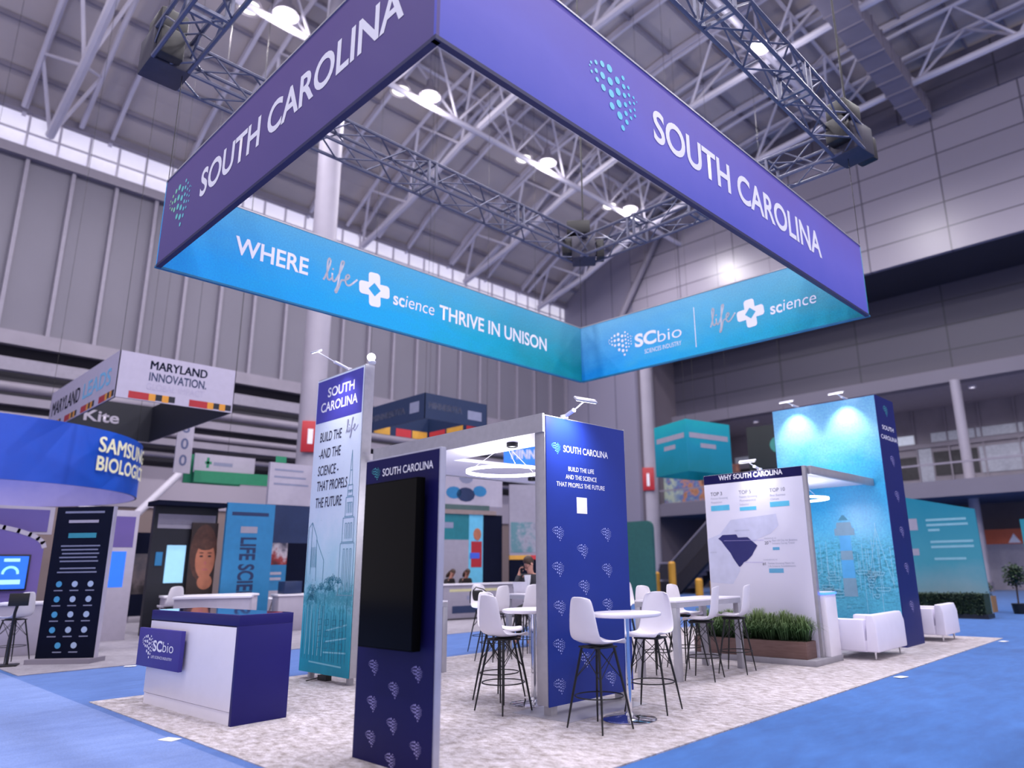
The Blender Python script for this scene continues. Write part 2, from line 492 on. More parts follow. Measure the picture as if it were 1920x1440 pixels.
# gallery of beams, ducts and dark recess under the cladding
struct(bx('wall_left_lower', DARKG, None, XW - 1.2, XW - .9, -12, YW, 0, 11.6))
for k, (x, z0, z1, m) in enumerate(((XW + .1, 10.9, 11.5, STEELG), (XW + .5, 9.7, 10.25, PILA), (XW + .3, 8.35, 8.7, STEELG), (XW + .6, 7.3, 7.6, STEELG))):
    struct(bx('trim_%d' % (k + 4), m, None, x - .25, x + .1, -12, YW, z0, z1))
for z, r in ((9.1, .22), (7.9, .16), (6.9, .12)):
    o = MB().sweep([(XW + .2, -10, z), (XW + .2, YW - 1, z)], r, 10).build('service_pipe', STEELG, None, smooth=True)
    tag(o, {9.1: 'thick grey service pipe along the dark upper gallery', 7.9: 'grey service pipe running below the white gallery beam', 6.9: 'thin grey pipe just above the pale wall band'}[z], 'pipe', 'pipes along the gallery')
BAND = mat('pale_band_paint', (150, 142, 156), .6, var=.04, scale=.4)
BEIGE = mat('beige_wall_paint', (120, 104, 102), .7, var=.06, scale=.5)
struct(bx('trim_8', BAND, None, XW - .9, XW - .3, -12, YW, 4.5, 6.4))
struct(bx('trim_9', BEIGE, None, XW - .9, XW - .4, -12, YW, 0, 4.5))
EXITR = mat('red_sign_face', (190, 36, 48), .5, emit=.3)
for y, lb in ((6.2, 'small red exit sign high on the beige wall by the purple arch'), (9.2, 'small red exit sign above the dark directory panel')):
    t = thing('exit_sign', lb, 'sign', (XW - .38, y, 4.25), R(90), 'exit signs on the beige wall')
    bx('housing', STEELW, t, -.42, .42, -.1, 0, -.2, .2); text(t, 'EXIT', -.34, -.12, .24, EXITR, w=.68, bold=.03, y=-.105)

# ---- far wall and the white upper wall on the right
LAV = grid_mat('dimmed_lavender_cladding', (138, 134, 154), (100, 98, 116), 2.6, 40, 0, .05)  # cladding colour darkened so the far wall sits dimmer than the booth
struct(bx('wall_back', LAV, None, XW - .3, -29.4, YW, YW + .3, 0, 29))
TILE = grid_mat('dimmed_white_panels', (150, 144, 158), (92, 88, 100), 4.2, 1.45, 0, .045, .34)  # white panels darkened in colour to dim the background
o = bx('wall_right', TILE, None, -29.4, 16, YW, YW + .3, 17.5, 25.7); struct(o)
FASC = grid_mat('grey_fascia', (108, 103, 116), (78, 75, 84), 5., 9., 0, .05)
struct(bx('trim_10', FASC, None, -29.4, 16, YW - .15, YW + .3, 25.7, 28.6))
SOFF = mat('dark_soffit', (52, 49, 60), .8, var=.08, scale=.3)
struct(bx('trim_11', SOFF, None, -29.4, 16, YW + .3, YW + 5.5, 17.5, 17.9))
LOWP = grid_mat('dark_wall_panels', (74, 71, 88), (50, 48, 62), 5.2, 1.5, 0, .05, .5)
struct(bx('wall_right_lower', LOWP, None, -29.4, 16, YW + 5, YW + 5.3, 12.3, 17.5))
BEAMW = mat('pale_beam_paint', (110, 106, 122), .6, var=.05, scale=.3)
struct(bx('trim_12', BEAMW, None, -31, 16, YW + 4.4, YW + 5.3, 11.5, 12.3))
struct(bx('trim_13', mat('balcony_soffit', (150, 144, 156), .8, var=.05), None, -29.4, 16, YW + 5.3, YW + 13, 11.6, 11.9))
LOBBY = mat('lobby_back_wall', (132, 126, 138), .7, var=.15, scale=.5)
wn = bx('window_2', LOBBY, None, -29.4, 16, YW + 12, YW + 12.1, 5.7, 11.6); struct(wn)
LITA = mat('daylight_pane', (150, 154, 172), .4, emit=.36, ergb=(200, 206, 226), var=.1); LITB = mat('dim_pane', (120, 120, 134), .4, emit=.16, ergb=(176, 180, 206), var=.2); DKP = mat('dark_pane', (40, 38, 46), .5, var=.3)
rl = random.Random(3)
x = -28.6
while x < 14:
    wd = rl.choice((.8, 1.3, 1.9, 2.6)); k = rl.random()
    bx('glass_pane', (LITA, LITB, DKP, LITB)[int(k * 4)], wn, x, x + wd, YW + 11.94, YW + 12, 6.6 + rl.random() * .5, 8.4 + rl.random() * .6)
    if k > .35: bx('glass_pane', (LITB, LITA)[k > .7], wn, x, x + wd, YW + 11.94, YW + 12, 9.3, 9.9)
    x += wd + .12
b = MB()
for i in range(23): b.box(-29 + i * 2, -28.9 + i * 2, YW + 11.86, YW + 11.93, 5.7, 11.6)
b.box(-29.4, 16, YW + 11.84, YW + 11.93, 8.95, 9.25); b.box(-29.4, 16, YW + 1.7, YW + 1.76, 6.55, 6.65)
b.build('window_frame', STEELG, wn)
struct(bx('trim_14', BEAMW, None, -29.4, 16, YW + 1.6, YW + 12.2, 4.85, 5.7))
struct(bx('wall_back_side', mat('pinkish_grey_paint', (112, 104, 116), .7, var=.05, scale=.4), None, -29.7, -29.4, YW + .3, YW + 13, 0, 17.9))
struct(bx('wall_back_lower', mat('dark_lower_wall', (112, 98, 100), .8, var=.2, scale=.4), None, -29.4, 16, YW + 9, YW + 9.3, 0, 4.9))
o = MB().sweep([(-31.5, YW - .4, 17.2), (-26, YW - .4, 25.2)], .24, 10).build('brace_tube', STEELG, None, smooth=True)
tag(o, 'dark diagonal brace tube across the far lavender corner wall', 'brace')
o = MB().sweep([(-31.5, 9.0, 3.1), (-31.5, 11.5, 6.1)], .15, 10).build('brace_tube', STEELW, None, smooth=True)
tag(o, 'pale diagonal brace tube against the beige wall by the aisle sign', 'brace')
# columns
for i, (x, y) in enumerate(((-24, 47), (-17, 47), (-10, 47), (-3, 47))):
    t = thing('lobby_downlight', ('first', 'second', 'third', 'fourth')[i] + ' round downlight along the soffit over the upper lobby', 'lamp', (x, y, 11.6), 0, 'downlights over the upper lobby')
    MB().lathe([(0, 0), (.22, 0), (.22, -.12), (.16, -.12), (.15, -.06), (0, -.06)], 20).build('can', STEELW, t, smooth=True)
    MB().lathe([(0, -.07), (.14, -.07)], 16).build('lens', lamp_mat('downlight_glow', (250, 248, 255), 2.), t)
    l = bpy.data.lights.new('lobby_light', 'SPOT'); l.energy = 420; l.spot_size = R(160); l.spot_blend = .5; l.shadow_soft_size = .14; l.color = (.97, .95, 1)
    lo = bpy.data.objects.new('lobby_light', l); COL.objects.link(lo); lo.parent = t; lo.location = (0, 0, -.14)
COLP = mat('column_paint', (158, 153, 168), .55, var=.05, scale=1)  # column colour darkened with the rest of the dimmed background
def column(x, y, r, z1, label, box=True):
    t = thing('round_column', label, 'column', (x, y, 0), 0)
    t['kind'] = 'structure'
    MB().lathe([(r, 0), (r, z1)], 28).build('shaft', COLP, t, smooth=True)
    MB().lathe([(r + .05, 0), (r + .05, .5), (r, .52)], 28).build('base_collar', STEELG, t, smooth=True)
    return t
column(-24.6, 13.05, .46, 27, 'tall round white column behind the hanging banner, left of its middle')
column(-29.6, 41.3, .7, 17.5, 'round grey column between the escalator and the blue tower')
column(-10.25, 44.3, .27, 11.5, 'slim pale column beyond the slanted teal wall')
REDB = mat('red_cabinet_paint', (176, 34, 46), .5, var=.05)
for x, y, z, s, lb in ((-24.18, 12.82, 5.75, .62, 'red fire cabinet sign on the column beside the tall pale banner'), (-29.17, 40.7, 6.6, .85, 'red fire cabinet sign on the column near the escalator')):
    t = thing('fire_cabinet', lb, 'sign', (x, y, z), R(62 if x > -26 else 35))
    bx('case', REDB, t, -s / 2, s / 2, -.12, .0, 0, 1.15 * s / .62, .02)
    bx('white_mark', VIN, t, -.09, .09, -.126, -.12, .3, .85 * s / .62)

# ---- roof: deck, rafters, purlins, trusses
PROF = [(-36.2, 21.7), (-33.8, 23.3), (-31, 24.7), (-28, 25.9), (-25, 26.8), (-18, 28.0), (-10, 28.7), (4, 29.0), (18, 29.0)]
def zr(x):
    for (a, za), (c, zc) in zip(PROF, PROF[1:]):
        if a <= x <= c: return za + (zc - za) * (x - a) / (c - a)
    return 29
b = MB()
for (a, za), (c, zc) in zip(PROF, PROF[1:]):
    b.poly([(a, -14, za), (c, -14, zc), (c, YW + .3, zc), (a, YW + .3, za)])
    b.poly([(a, -14, za + .3), (c, -14, zc + .3), (c, YW + .3, zc + .3), (a, YW + .3, za + .3)])
struct(b.build('ceiling', DECK))
b = MB(); y = -12.6
while y < YW:
    for (a, za), (c, zc) in zip(PROF, PROF[1:]): b.bar((a, y, za - .28), (c, y, zc - .28), .16, .34)
    y += 3.4
tag(struct(b.build('roof_rafters', STEELW)), 'curved white rafters under the grey roof deck', 'rafters')
b = MB(); x = -34.6
while x < 16:
    b.bar((x, -14, zr(x) - .14), (x, YW, zr(x) - .14), .12, .2); x += 1.9
tag(struct(b.build('roof_purlins', STEELG)), 'grey purlins running the length of the roof deck', 'purlins')
def roof_truss(y, label):
    t = thing('roof_truss', label, 'truss', (0, y, 0), 0, 'white tubular trusses across the hall roof'); t['kind'] = 'structure'
    ch = MB(); xs = [-35.6 + 4.6 * i for i in range(12)]
    low = [(x, 0, min(zr(x) - .8, 19.6 + 2.6 * (i ** .62)) if i else 21.0) for i, x in enumerate(xs)]
    low = [(x, 0, max(21.2, zr(x) - 3.0) if i else 20.6) for i, x in enumerate(xs)]
    ch.sweep(low, .19, 8)
    for s in (-1.1, 1.1): ch.sweep([(x, s, zr(x) - .55) for x in xs], .11, 6)
    ch.build('chords', STEELW, t, smooth=True)
    dg = MB()
    for i in range(len(xs) - 1):
        for s in (-1.1, 1.1):
            dg.sweep([low[i], ((xs[i] + xs[i + 1]) / 2, s, zr((xs[i] + xs[i + 1]) / 2) - .55), low[i + 1]], .085, 6)
    dg.build('diagonals', STEELW, t, smooth=True)
for i, y in enumerate((-3.5, 5.4, 13.4, 21.4, 29.4, 36.6)):
    roof_truss(y, ('white tubular roof truss nearest the viewer', 'second white tubular roof truss from the near end of the hall', 'white roof truss crossing above the near end of the hanging banner', 'white roof truss seen through the middle of the hanging banner',
                   'white roof truss beyond the hanging banner', 'white roof truss nearest the far wall')[i])
def spine_truss(x, zc, label):
    t = thing('spine_truss', label, 'truss', (x, 0, 0), 0, 'lengthwise roof trusses'); t['kind'] = 'structure'
    ch = MB()
    ch.sweep([(0, -12, zc), (0, YW, zc)], .15, 8)
    ch.sweep([(-.9, -12, zr(x) - .6), (-.9, YW, zr(x) - .6)], .1, 6); ch.sweep([(.9, -12, zr(x) - .6), (.9, YW, zr(x) - .6)], .1, 6)
    ch.build('chords', STEELW, t, smooth=True)
    dg = MB(); y = -12.
    while y < YW - 4:
        for s in (-.9, .9): dg.sweep([(0, y, zc), (s, y + 2, zr(x) - .6), (0, y + 4, zc)], .075, 6)
        y += 4
    dg.build('diagonals', STEELW, t, smooth=True)
spine_truss(-25, 23.4, 'lengthwise white roof truss carrying the row of round lamps')
spine_truss(-12.5, 25.4, 'lengthwise white roof truss above the booth middle')
# duct on the right
b = MB().box(-9.4, -8.2, 10, YW - .4, 25.2, 26.2); 
y = 10
while y < YW - 1: b.box(-9.46, -8.14, y, y + .08, 25.14, 26.26); y += 1.3
tag(struct(b.build('air_duct', STEELG)), 'ribbed grey air duct under the roof toward the white panelled wall', 'duct')
# high-bay lamps in pairs along the spine
LAMPGLOW = lamp_mat('high_bay_glow', (255, 250, 238), 1.15)
def high_bay(x, y, z, label, power=0, light=True):
    t = thing('high_bay_lamp', label, 'lamp', (x, y, z), 0, 'high bay lamps under the roof')
    MB().lathe([(.05, .95), (.16, .9), (.2, .55), (.2, .5)], 16).build('ballast', STEELG, t, smooth=True)
    MB().lathe([(.2, .5), (.36, .38), (.5, .1), (.52, 0), (.49, 0), (.44, .14), (.2, .42)], 20).build('reflector', STEELG, t, smooth=True)
    MB().ball((0, 0, .08), (.4, .4, .16), 14).build('diffuser', LAMPGLOW, t, smooth=True)
    MB().sweep([(0, 0, .95), (0, 0, zr(x) - z - .1)], .02, 6).build('hanger', STEELG, t)
    if light:
        l = bpy.data.lights.new('high_bay_light', 'SPOT'); l.energy = power; l.spot_size = R(168); l.spot_blend = .5; l.shadow_soft_size = .5; l.color = (1., .95, 1.)
        lo = bpy.data.objects.new('high_bay_light', l); COL.objects.link(lo); lo.location = (0, 0, -.12); lo.parent = t
        l = bpy.data.lights.new('added_roof_fill', 'POINT'); l.energy = power * .07; l.shadow_soft_size = .5; l.color = (1., .95, .98)  # added fill to brighten the roof, not a fitting of the lamp
        lo = bpy.data.objects.new('added_roof_fill', l); COL.objects.link(lo); lo.location = (0, 0, -.55); lo.parent = t
k = 0
for y in (2.2, 10.1, 17.4, 25.6, 33.2):
    for dx, dy in ((-.35, -.6), (.35, .6)):
        high_bay(-25 + dx, y + dy, 23.6, 'glowing high bay lamp, %s of the pair %s' % (('nearer', 'farther')[dx > 0], {2.2: 'nearest the viewer', 10.1: 'above the banner left edge', 17.4: 'inside the near banner corner', 25.6: 'in the middle of the banner', 33.2: 'closest to the far wall'}[y]), 3200, light=(dx > 0))
for i, (x, y) in enumerate(((-12, -4), (-12, 6), (-12, 16), (-12, 27), (0, -4), (0, 6), (0, 16), (0, 27), (10, 2), (10, 14))):
    high_bay(x, y, 24.4, 'round high bay lamp in the %s row over the %s' % (('middle', 'middle', 'middle', 'middle', 'outer', 'outer', 'outer', 'outer', 'outermost', 'outermost')[i], ('rear floor', 'booth front', 'booth middle', 'far aisle', 'rear aisle', 'near aisle', 'side aisle', 'far side aisle', 'near outer aisle', 'far outer aisle')[i]), 3400)

# ---- rigging truss with chain hoists
RIG = mat('rigging_aluminium', (104, 106, 126), .45, .5, var=.08)
RIGD = mat('rigging_dark', (62, 60, 74), .5, .3, var=.1)
def box_truss(p, q, label):
    p, q = Vector(p), Vector(q)
    L = (q - p).length
    t = thing('rigging_truss', label, 'truss', p, math.atan2(q.y - p.y, q.x - p.x), 'box trusses of the rigging grid')
    s = .26
    for a, c in ((-s, -s), (s, -s), (s, s), (-s, s)):
        MB().sweep([(0, a, c), (L, a, c)], .034, 6).build('chord', RIG, t, smooth=True)
    lc = MB(); n = int(L / .62); d = L / n
    for i in range(n):
        x0, x1 = i * d, (i + 1) * d
        if i % 2: x0, x1 = x1, x0
        for c in (-s, s):
            lc.sweep([(x0, -s, c), (x1, s, c)], .017, 5); lc.sweep([(x0, c, -s), (x1, c, s)], .017, 5)
    lc.build('lacing', RIG, t, smooth=True)
    for x in [L * i / 4 for i in range(5)]:
        fr = MB()
        for e in (-.09, .09):
            xx = min(max(x + e, 0), L)
            fr.bar((xx, -s, -s), (xx, s, -s), .05); fr.bar((xx, -s, s), (xx, s, s), .05); fr.bar((xx, -s, -s), (xx, -s, s), .05); fr.bar((xx, s, -s), (xx, s, s), .05)
        fr.build('splice_frame', RIG, t)
    return t
ZT = 9.42
TX0, TX1, TY0, TY1 = -11.0, -4.15, 2.95, 13.0
box_truss((TX0, TY0, ZT), (TX0, TY1, ZT), 'grey box truss hung over the far long side of the banner')
box_truss((TX0, TY1, ZT), (TX1, TY1, ZT), 'grey box truss hung over the far end of the banner')
box_truss((TX1, TY1, ZT), (TX1, TY0, ZT), 'bluish box truss hung over the near long side of the banner')
box_truss((TX0, TY0, ZT), (TX1, TY0, ZT), 'grey box truss rising from the upper left hoist')
HOIST = mat('hoist_black', (26, 25, 30), .5, var=.2)
for i, (x, y) in enumerate(((TX0, TY0), (TX0, TY1), (TX1, TY1), (TX1, TY0))):
    t = thing('chain_hoist', 'black chain hoist on the rigging truss ' + ('at the upper left corner', 'corner seen through the banner', 'by the white panelled wall', 'at the near corner overhead')[i], 'hoist', (x, y, ZT), R(40 * i), 'chain hoists on the rigging corners')
    bx('corner_block', RIGD, t, -.3, .3, -.3, .3, -.3, .3, .03)
    bx('motor', HOIST, t, -.42, .18, -.2, .22, .42, .8, .05)
    bx('chain_bag', HOIST, t, -.55, -.25, -.18, .2, -.12, .36, .04)
    bx('controller', HOIST, t, .32, .52, -.25, .1, -.28, .2, .03)
    MB().sweep([(0, 0, .8), (0, 0, zr(x) - ZT - .2)], .022, 6).build('chain', HOIST, t)

# ============================================================ HANGING SQUARE BANNER
N_, R_, L_, F_ = (-4.206, 3.115), (-4.22, 12.963), (-10.86, 3.16), (-11.0, 12.8)
ZB, ZTOP = 5.93, 7.29
ring = thing('hanging_banner', 'huge purple and cyan four sided fabric banner hung over the booth', 'banner', (0, 0, ZB))
HB = ZTOP - ZB
RING_R = ramp_mat('banner_lit_side_print', 2, 0, HB, [(0, (90, 94, 192)), (.45, (108, 104, 198)), (1, (110, 96, 182))], .3, .5, .6)  # banner side in stronger light, its brightness put into the print colour
RING_F = ramp_mat('banner_shaded_side_print', 2, 0, HB, [(0, (90, 78, 134)), (1, (98, 82, 138))], .3, .5, .6)  # same banner on its dark side, the shade put into the colour
CY_L = ramp_mat('banner_cyan_print', 0, 0, 9.6, [(0, (12, 160, 232)), (.45, (16, 168, 222)), (.65, (14, 166, 196)), (.95, (8, 140, 148))], .16, 1.1, .6, (1, 1, 1.8), tint=(.3, 1.5, (96, 168, 200), .75), grain=.35)
CY_R = ramp_mat('banner_aqua_print', 0, 0, 6.8, [(0, (14, 138, 214)), (.2, (24, 160, 228)), (.5, (36, 172, 216)), (.8, (16, 160, 184)), (1, (8, 136, 140))], .2, 1.1, .6, (1, 1, 1.8), tint=(.1, 1.3, (124, 186, 214), .7), grain=.35)
EDGE = mat('banner_hem_navy', (22, 24, 78), .6, var=.05)
GRADDOT = ramp_mat('emblem_green_blue_print', 0, -.5, .5, [(0, (170, 222, 150)), (.45, (110, 206, 196)), (1, (120, 186, 226))], .0, 1, .5)
CYDOT = ramp_mat('emblem_cyan_print', 0, -.5, .5, [(0, (150, 226, 236)), (1, (84, 206, 236))], .0, 1, .5)
def ring_panel(a, c, m_in, m_out, name):
    """outer skin at its frame's y=0 facing -y; frame at a, x towards c"""
    L = math.dist(a, c)
    fr = MB().box(0, L, 0, .035, 0, HB).build(name, m_out, ring)
    fr.location = (a[0], a[1], 0); fr.rotation_euler = (0, 0, math.atan2(c[1] - a[1], c[0] - a[0]))
    if m_in:
        MB().box(.03, L - .03, .036, .045, .02, HB).build('lining', m_in, fr)
    MB().box(-.01 if name == 'long_panel' else .0, L + .01 if name == 'long_panel' else L - .012, -.008, .06, -.03, .012).build('hem', EDGE, fr)
    return fr, L
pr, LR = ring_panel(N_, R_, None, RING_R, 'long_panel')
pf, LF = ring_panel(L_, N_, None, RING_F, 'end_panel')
# the two panels whose inner, cyan side shows: their frames run so that the inner side is -y
def inner_panel(a, c, m_in, name):
    L = math.dist(a, c)
    fr = MB().box(0, L, 0, .035, 0, HB).build(name, m_in, ring)
    fr.location = (a[0], a[1], 0); fr.rotation_euler = (0, 0, math.atan2(c[1] - a[1], c[0] - a[0]))
    MB().box(.02, L - .02, .036, .045, .02, HB).build('outer_skin', RING_F, fr)
    MB().box(-.01, L + .01, -.004, .06, -.03, .0).build('hem', mat('teal_hem', (20, 110, 150), .6), fr)
    MB().box(0, L, -.006, .05, HB - .012, HB + .012).build('top_rail', ALU, fr)
    return fr, L
pl, LL = inner_panel(L_, F_, CY_L, 'long_panel')
pb, LB = inner_panel(F_, R_, CY_R, 'end_panel')
MB().box(0, LR, -.012, .05, HB - .005, HB + .02).build('top_rail', ALU, pr)
MB().box(0, LF, -.012, .05, HB - .005, HB + .02).build('top_rail', ALU, pf)
def zz(z): return z - ZB
text(pr, 'SOUTH CAROLINA', 3.2, zz(6.44), .405, VIN, w=4.75, bold=.022)
l1 = logo(pr, 0, 0, .86, CYDOT, .74); l1.location = (2.03, 0, zz(6.26))
text(pf, 'SOUTH CAROLINA', 1.44, zz(6.46), .385, VIN, w=4.72, bold=.022)
l2 = logo(pf, 0, 0, .84, GRADDOT, .74); l2.location = (.25, 0, zz(6.26))
for l_ in (l1, l2): l_['label'] = 'dotted emblem in green to blue'
for o_, m_ in ((l1, CYDOT), (l2, GRADDOT)):
    for v_ in o_.data.vertices: v_.co.x -= .43
    o_.location.x += .43
x0 = 3.16
text(pl, 'WHERE', 4.25 - x0, zz(6.49), .29, VIN, w=1.27, bold=.02)
life(pl, 5.82 - x0, zz(6.42), .66, .53, VIN, .034)
plus(pl, 6.86 - x0, zz(6.605), .66, VIN)
text(pl, 'sc', 7.28 - x0, zz(6.44), .25, VIN, w=.26, bold=.02); text(pl, 'ience', 7.56 - x0, zz(6.45), .25, VIN, w=.70, bold=-.004, shear=.12)
text(pl, 'THRIVE IN UNISON', 8.39 - x0, zz(6.43), .285, VIN, w=3.16, bold=.018)
x0 = -11.0
logo(pb, -10.15 - x0, zz(6.30), .7, VIN, .6)
text(pb, 'SC', -9.39 - x0, zz(6.44), .285, VIN, w=.59, bold=.035); text(pb, 'bio', -8.76 - x0, zz(6.42), .27, VIN, w=.62, bold=-.006)
text(pb, 'SCIENCES INDUSTRY', -9.13 - x0, zz(6.23), .1, VIN, w=.97, bold=.0)
strokes(pb, [[(-7.80 - x0, zz(7.0)), (-7.80 - x0, zz(6.1))]], .018, VIN, 'divider_line')
life(pb, -7.42 - x0, zz(6.38), .58, .5, VIN, .032)
plus(pb, -6.5 - x0, zz(6.54), .6, VIN)
text(pb, 'sc', -6.07 - x0, zz(6.4), .24, VIN, w=.25, bold=.018); text(pb, 'ience', -5.8 - x0, zz(6.41), .24, VIN, w=.67, bold=-.004, shear=.12)
for q in (N_, R_, L_, F_):
    MB().sweep([(q[0] * .995 - .02, q[1], HB - .02), (q[0] * .995 - .02, q[1], ZT - .3 - ZB)], .006, 5).build('hanging_cable', BLACK, ring)

# ============================================================ BOOTH TOWERS
ARMW = mat('lamp_arm_white', (214, 214, 222), .35, .3)
GLOW = lamp_mat('white_led_face', (250, 248, 255), 9)
def spot(parent, loc, tgt, power, size=80, blend=.9, soft=.05):
    l = bpy.data.lights.new('arm_light', 'SPOT'); l.energy = power; l.spot_size = R(size); l.spot_blend = blend; l.shadow_soft_size = soft; l.color = (.95, .94, 1)
    o = bpy.data.objects.new('arm_light', l); COL.objects.link(o); o.parent = parent; o.location = loc
    o.rotation_euler = (Vector(tgt) - Vector(loc)).to_track_quat('-Z', 'Y').to_euler()
def arm_lamp(name, label, loc, rz, head, tgt, power, bar=True, up=.0, size=80):
    """clip-on arm light; its own frame: -y away from the panel, z up"""
    t = thing(name, label, 'lamp', loc, rz, 'arm lights clipped to the panels')
    h = Vector(head)
    bx('clamp', ARMW, t, -.03, .03, -.03, .05, -.01, .04, .006)
    mid = h * .45
    MB().sweep([(0, 0, .02), tuple(mid)], [.022, .026], 8).build('sleeve', ARMW, t, smooth=True)
    MB().sweep([tuple(mid), tuple(h)], .009, 6).build('arm', ARMW, t, smooth=True)
    d = (Vector(tgt) - h).normalized()
    if bar:
        hd = MB().box(-.16, .16, -.035, .035, -.012, .012).build('head', ARMW, t, .006)
        hd.location = h; hd.rotation_euler = d.to_track_quat('-Z', 'Y').to_euler()
        MB().box(-.15, .15, -.03, .03, -.0135, -.0125).build('led_panel', GLOW, hd)
    else:
        hd = MB().lathe([(0, .012), (.085, .012), (.09, 0), (.085, -.012), (0, -.012)], 20).build('head', ARMW, t, smooth=True)
        hd.location = h; hd.rotation_euler = d.to_track_quat('-Z', 'Y').to_euler()
        MB().lathe([(0, -.014), (.078, -.014)], 20).build('led_panel', GLOW, hd)
    spot(t, tuple(h + d * .03), tgt, power, size)
    return t

# ---- tall pale banner tower
LT = thing('banner_tower', 'tall pale blue banner tower with steeple drawing beside the reception counter', 'display', (-10.72, 5.76, .012), R(-.4))
WT, HT = 1.42, 4.62
PALE = ramp_mat('steeple_print', 2, 0, 3.9, [(0, (16, 146, 172)), (.12, (30, 160, 186)), (.25, (84, 186, 206)), (.4, (172, 214, 232)), (.6, (214, 230, 246)), (1, (228, 236, 248))], .1, 2.2, .5, (1, 1, .8), foliage=(.8, 1.5, (50, 146, 164), 11))
bx('frame', ALU, LT, .0, WT, .01, .17, .1, HT - .01)
bx('print', PALE, LT, .01, WT - .02, -.004, .01, .1, HT - .03)
bx('title_block', mat('tower_title_print', (70, 66, 170), .5, var=.04), LT, .03, WT - .03, -.007, -.004, 3.86, HT - .06)
text(LT, 'SOUTH', .36, 4.26, .148, VIN, w=.80, bold=.022, y=-.009); text(LT, 'CAROLINA', .17, 4.03, .148, VIN, w=1.10, bold=.022, y=-.009)
for s, u, v, wd in (('BUILD THE', .2, 3.52, .66), ('-AND THE', .2, 3.25, .66), ('SCIENCE -', .2, 2.98, .62), ('THAT PROPELS', .2, 2.74, .9), ('THE FUTURE', .19, 2.48, .78)):
    text(LT, s, u, v + .02, .15, DARKINK, w=wd, bold=.006, shear=.12, y=-.008)
life(LT, .98, 3.55, .34, .26, mat('pale_script_print', (198, 196, 220), .5), .016).location = (0, -.004, 0)
LNA = mat('fine_line_print', (120, 166, 186), .5); LNB = mat('deep_line_print', (42, 136, 160), .5)
cx = 1.2
steep = [[(cx, 3.3), (cx - .045, 2.78), (cx + .045, 2.78), (cx, 3.3)], [(cx - .03, 3.0), (cx + .03, 3.0)]]
for hw, z0, z1 in ((.07, 2.62, 2.78), (.11, 2.32, 2.6), (.16, 1.95, 2.3), (.2, 1.2, 1.93)):
    steep += [[(cx - hw, z0), (cx - hw, z1), (cx + hw * .9, z1), (cx + hw * .9, z0)], [(cx - hw * 1.15, z0), (cx + hw, z0)]]
    for k in (-.45, 0, .45): steep.append([(cx + k * hw - .02, z0 + .05), (cx + k * hw - .02, z1 - .08), (cx + k * hw + .02, z1 - .08), (cx + k * hw + .02, z0 + .05)])
strokes(LT, steep, .012, LNA, 'steeple_drawing', -.007)
bl = [[(.04, 1.35), (.04, 2.2), (.14, 2.28), (.3, 2.05), (.34, 1.4)], [(.14, 2.28), (.16, 1.5)], [(.3, 2.02), (.42, 1.86), (.55, 1.7), (.55, 1.3)]]
for k in range(5): bl.append([(.17 + k * .035, 1.6), (.17 + k * .035, 1.9)])
for k in range(15):
    u = .08 + k * .085 + random.uniform(-.02, .02); h = random.uniform(.9, 1.25)
    bl.append([(u, .28), (u + random.uniform(-.02, .02), h)])
for k in range(9):
    u = random.uniform(.1, 1.25); v = random.uniform(1.1, 1.4)
    for q in range(7):
        a = R(180 * q / 6); r = random.uniform(.1, .16)
        bl.append(smooth_line([(u, v), (u + r * .6 * math.cos(a), v + r * .6 * math.sin(a) + .02), (u + r * math.cos(a), v + r * .55 * math.sin(a) - .03)], 3))
for k in range(12):
    u = .5 + (k % 4) * .2; v = .45 + (k // 4) * .16
    bl.append([(u, v), (u + .1, v + .012), (u + .1, v + .09), (u, v + .078), (u, v)])
strokes(LT, bl, .009, LNB, 'street_drawing', -.0075)
lw = [[(.16 + k * .12, .35), (.17 + k * .12, 1.05)] for k in range(5)] + [[(.75, .7), (1.3, .8)], [(.75, .55), (1.3, .62)], [(.7, .4), (1.3, .42)], [(.3, .25), (1.2, .23)]]
strokes(LT, lw, .022, mat('light_line_print', (128, 206, 222), .5), 'street_highlights', -.007)
for x in (.22, WT - .12): MB().lathe([(0, 0), (.05, 0), (.05, .1), (0, .1)], 16, (x, .09)).build('foot', ALU, LT, smooth=True)
bx('cable_box', BLACK, LT, .48, .72, .05, .14, .0, .07)
MB().sweep([(.6, -.0, .05), (.5, -.06, .02), (.46, -.12, .004)], .008, 6).build('cable', BLACK, LT, smooth=True)
arm_lamp('arm_lamp', 'white arm light with a glowing disc reaching left off the pale banner tower', (-9.86, 5.8, 4.64), 0, (.1, -.62, .16), (.0, -.05, -.9), 40, bar=False)
t = thing('tower_lamp', 'round glowing white lamp on the top corner of the pale banner tower', 'lamp', (-9.19, 5.8, 4.605))
MB().lathe([(0, 0), (.05, 0), (.06, .03), (.035, .06)], 16).build('socket', ARMW, t, smooth=True); MB().ball((0, -.02, .1), .062, 16).build('globe', GLOW, t, smooth=True)

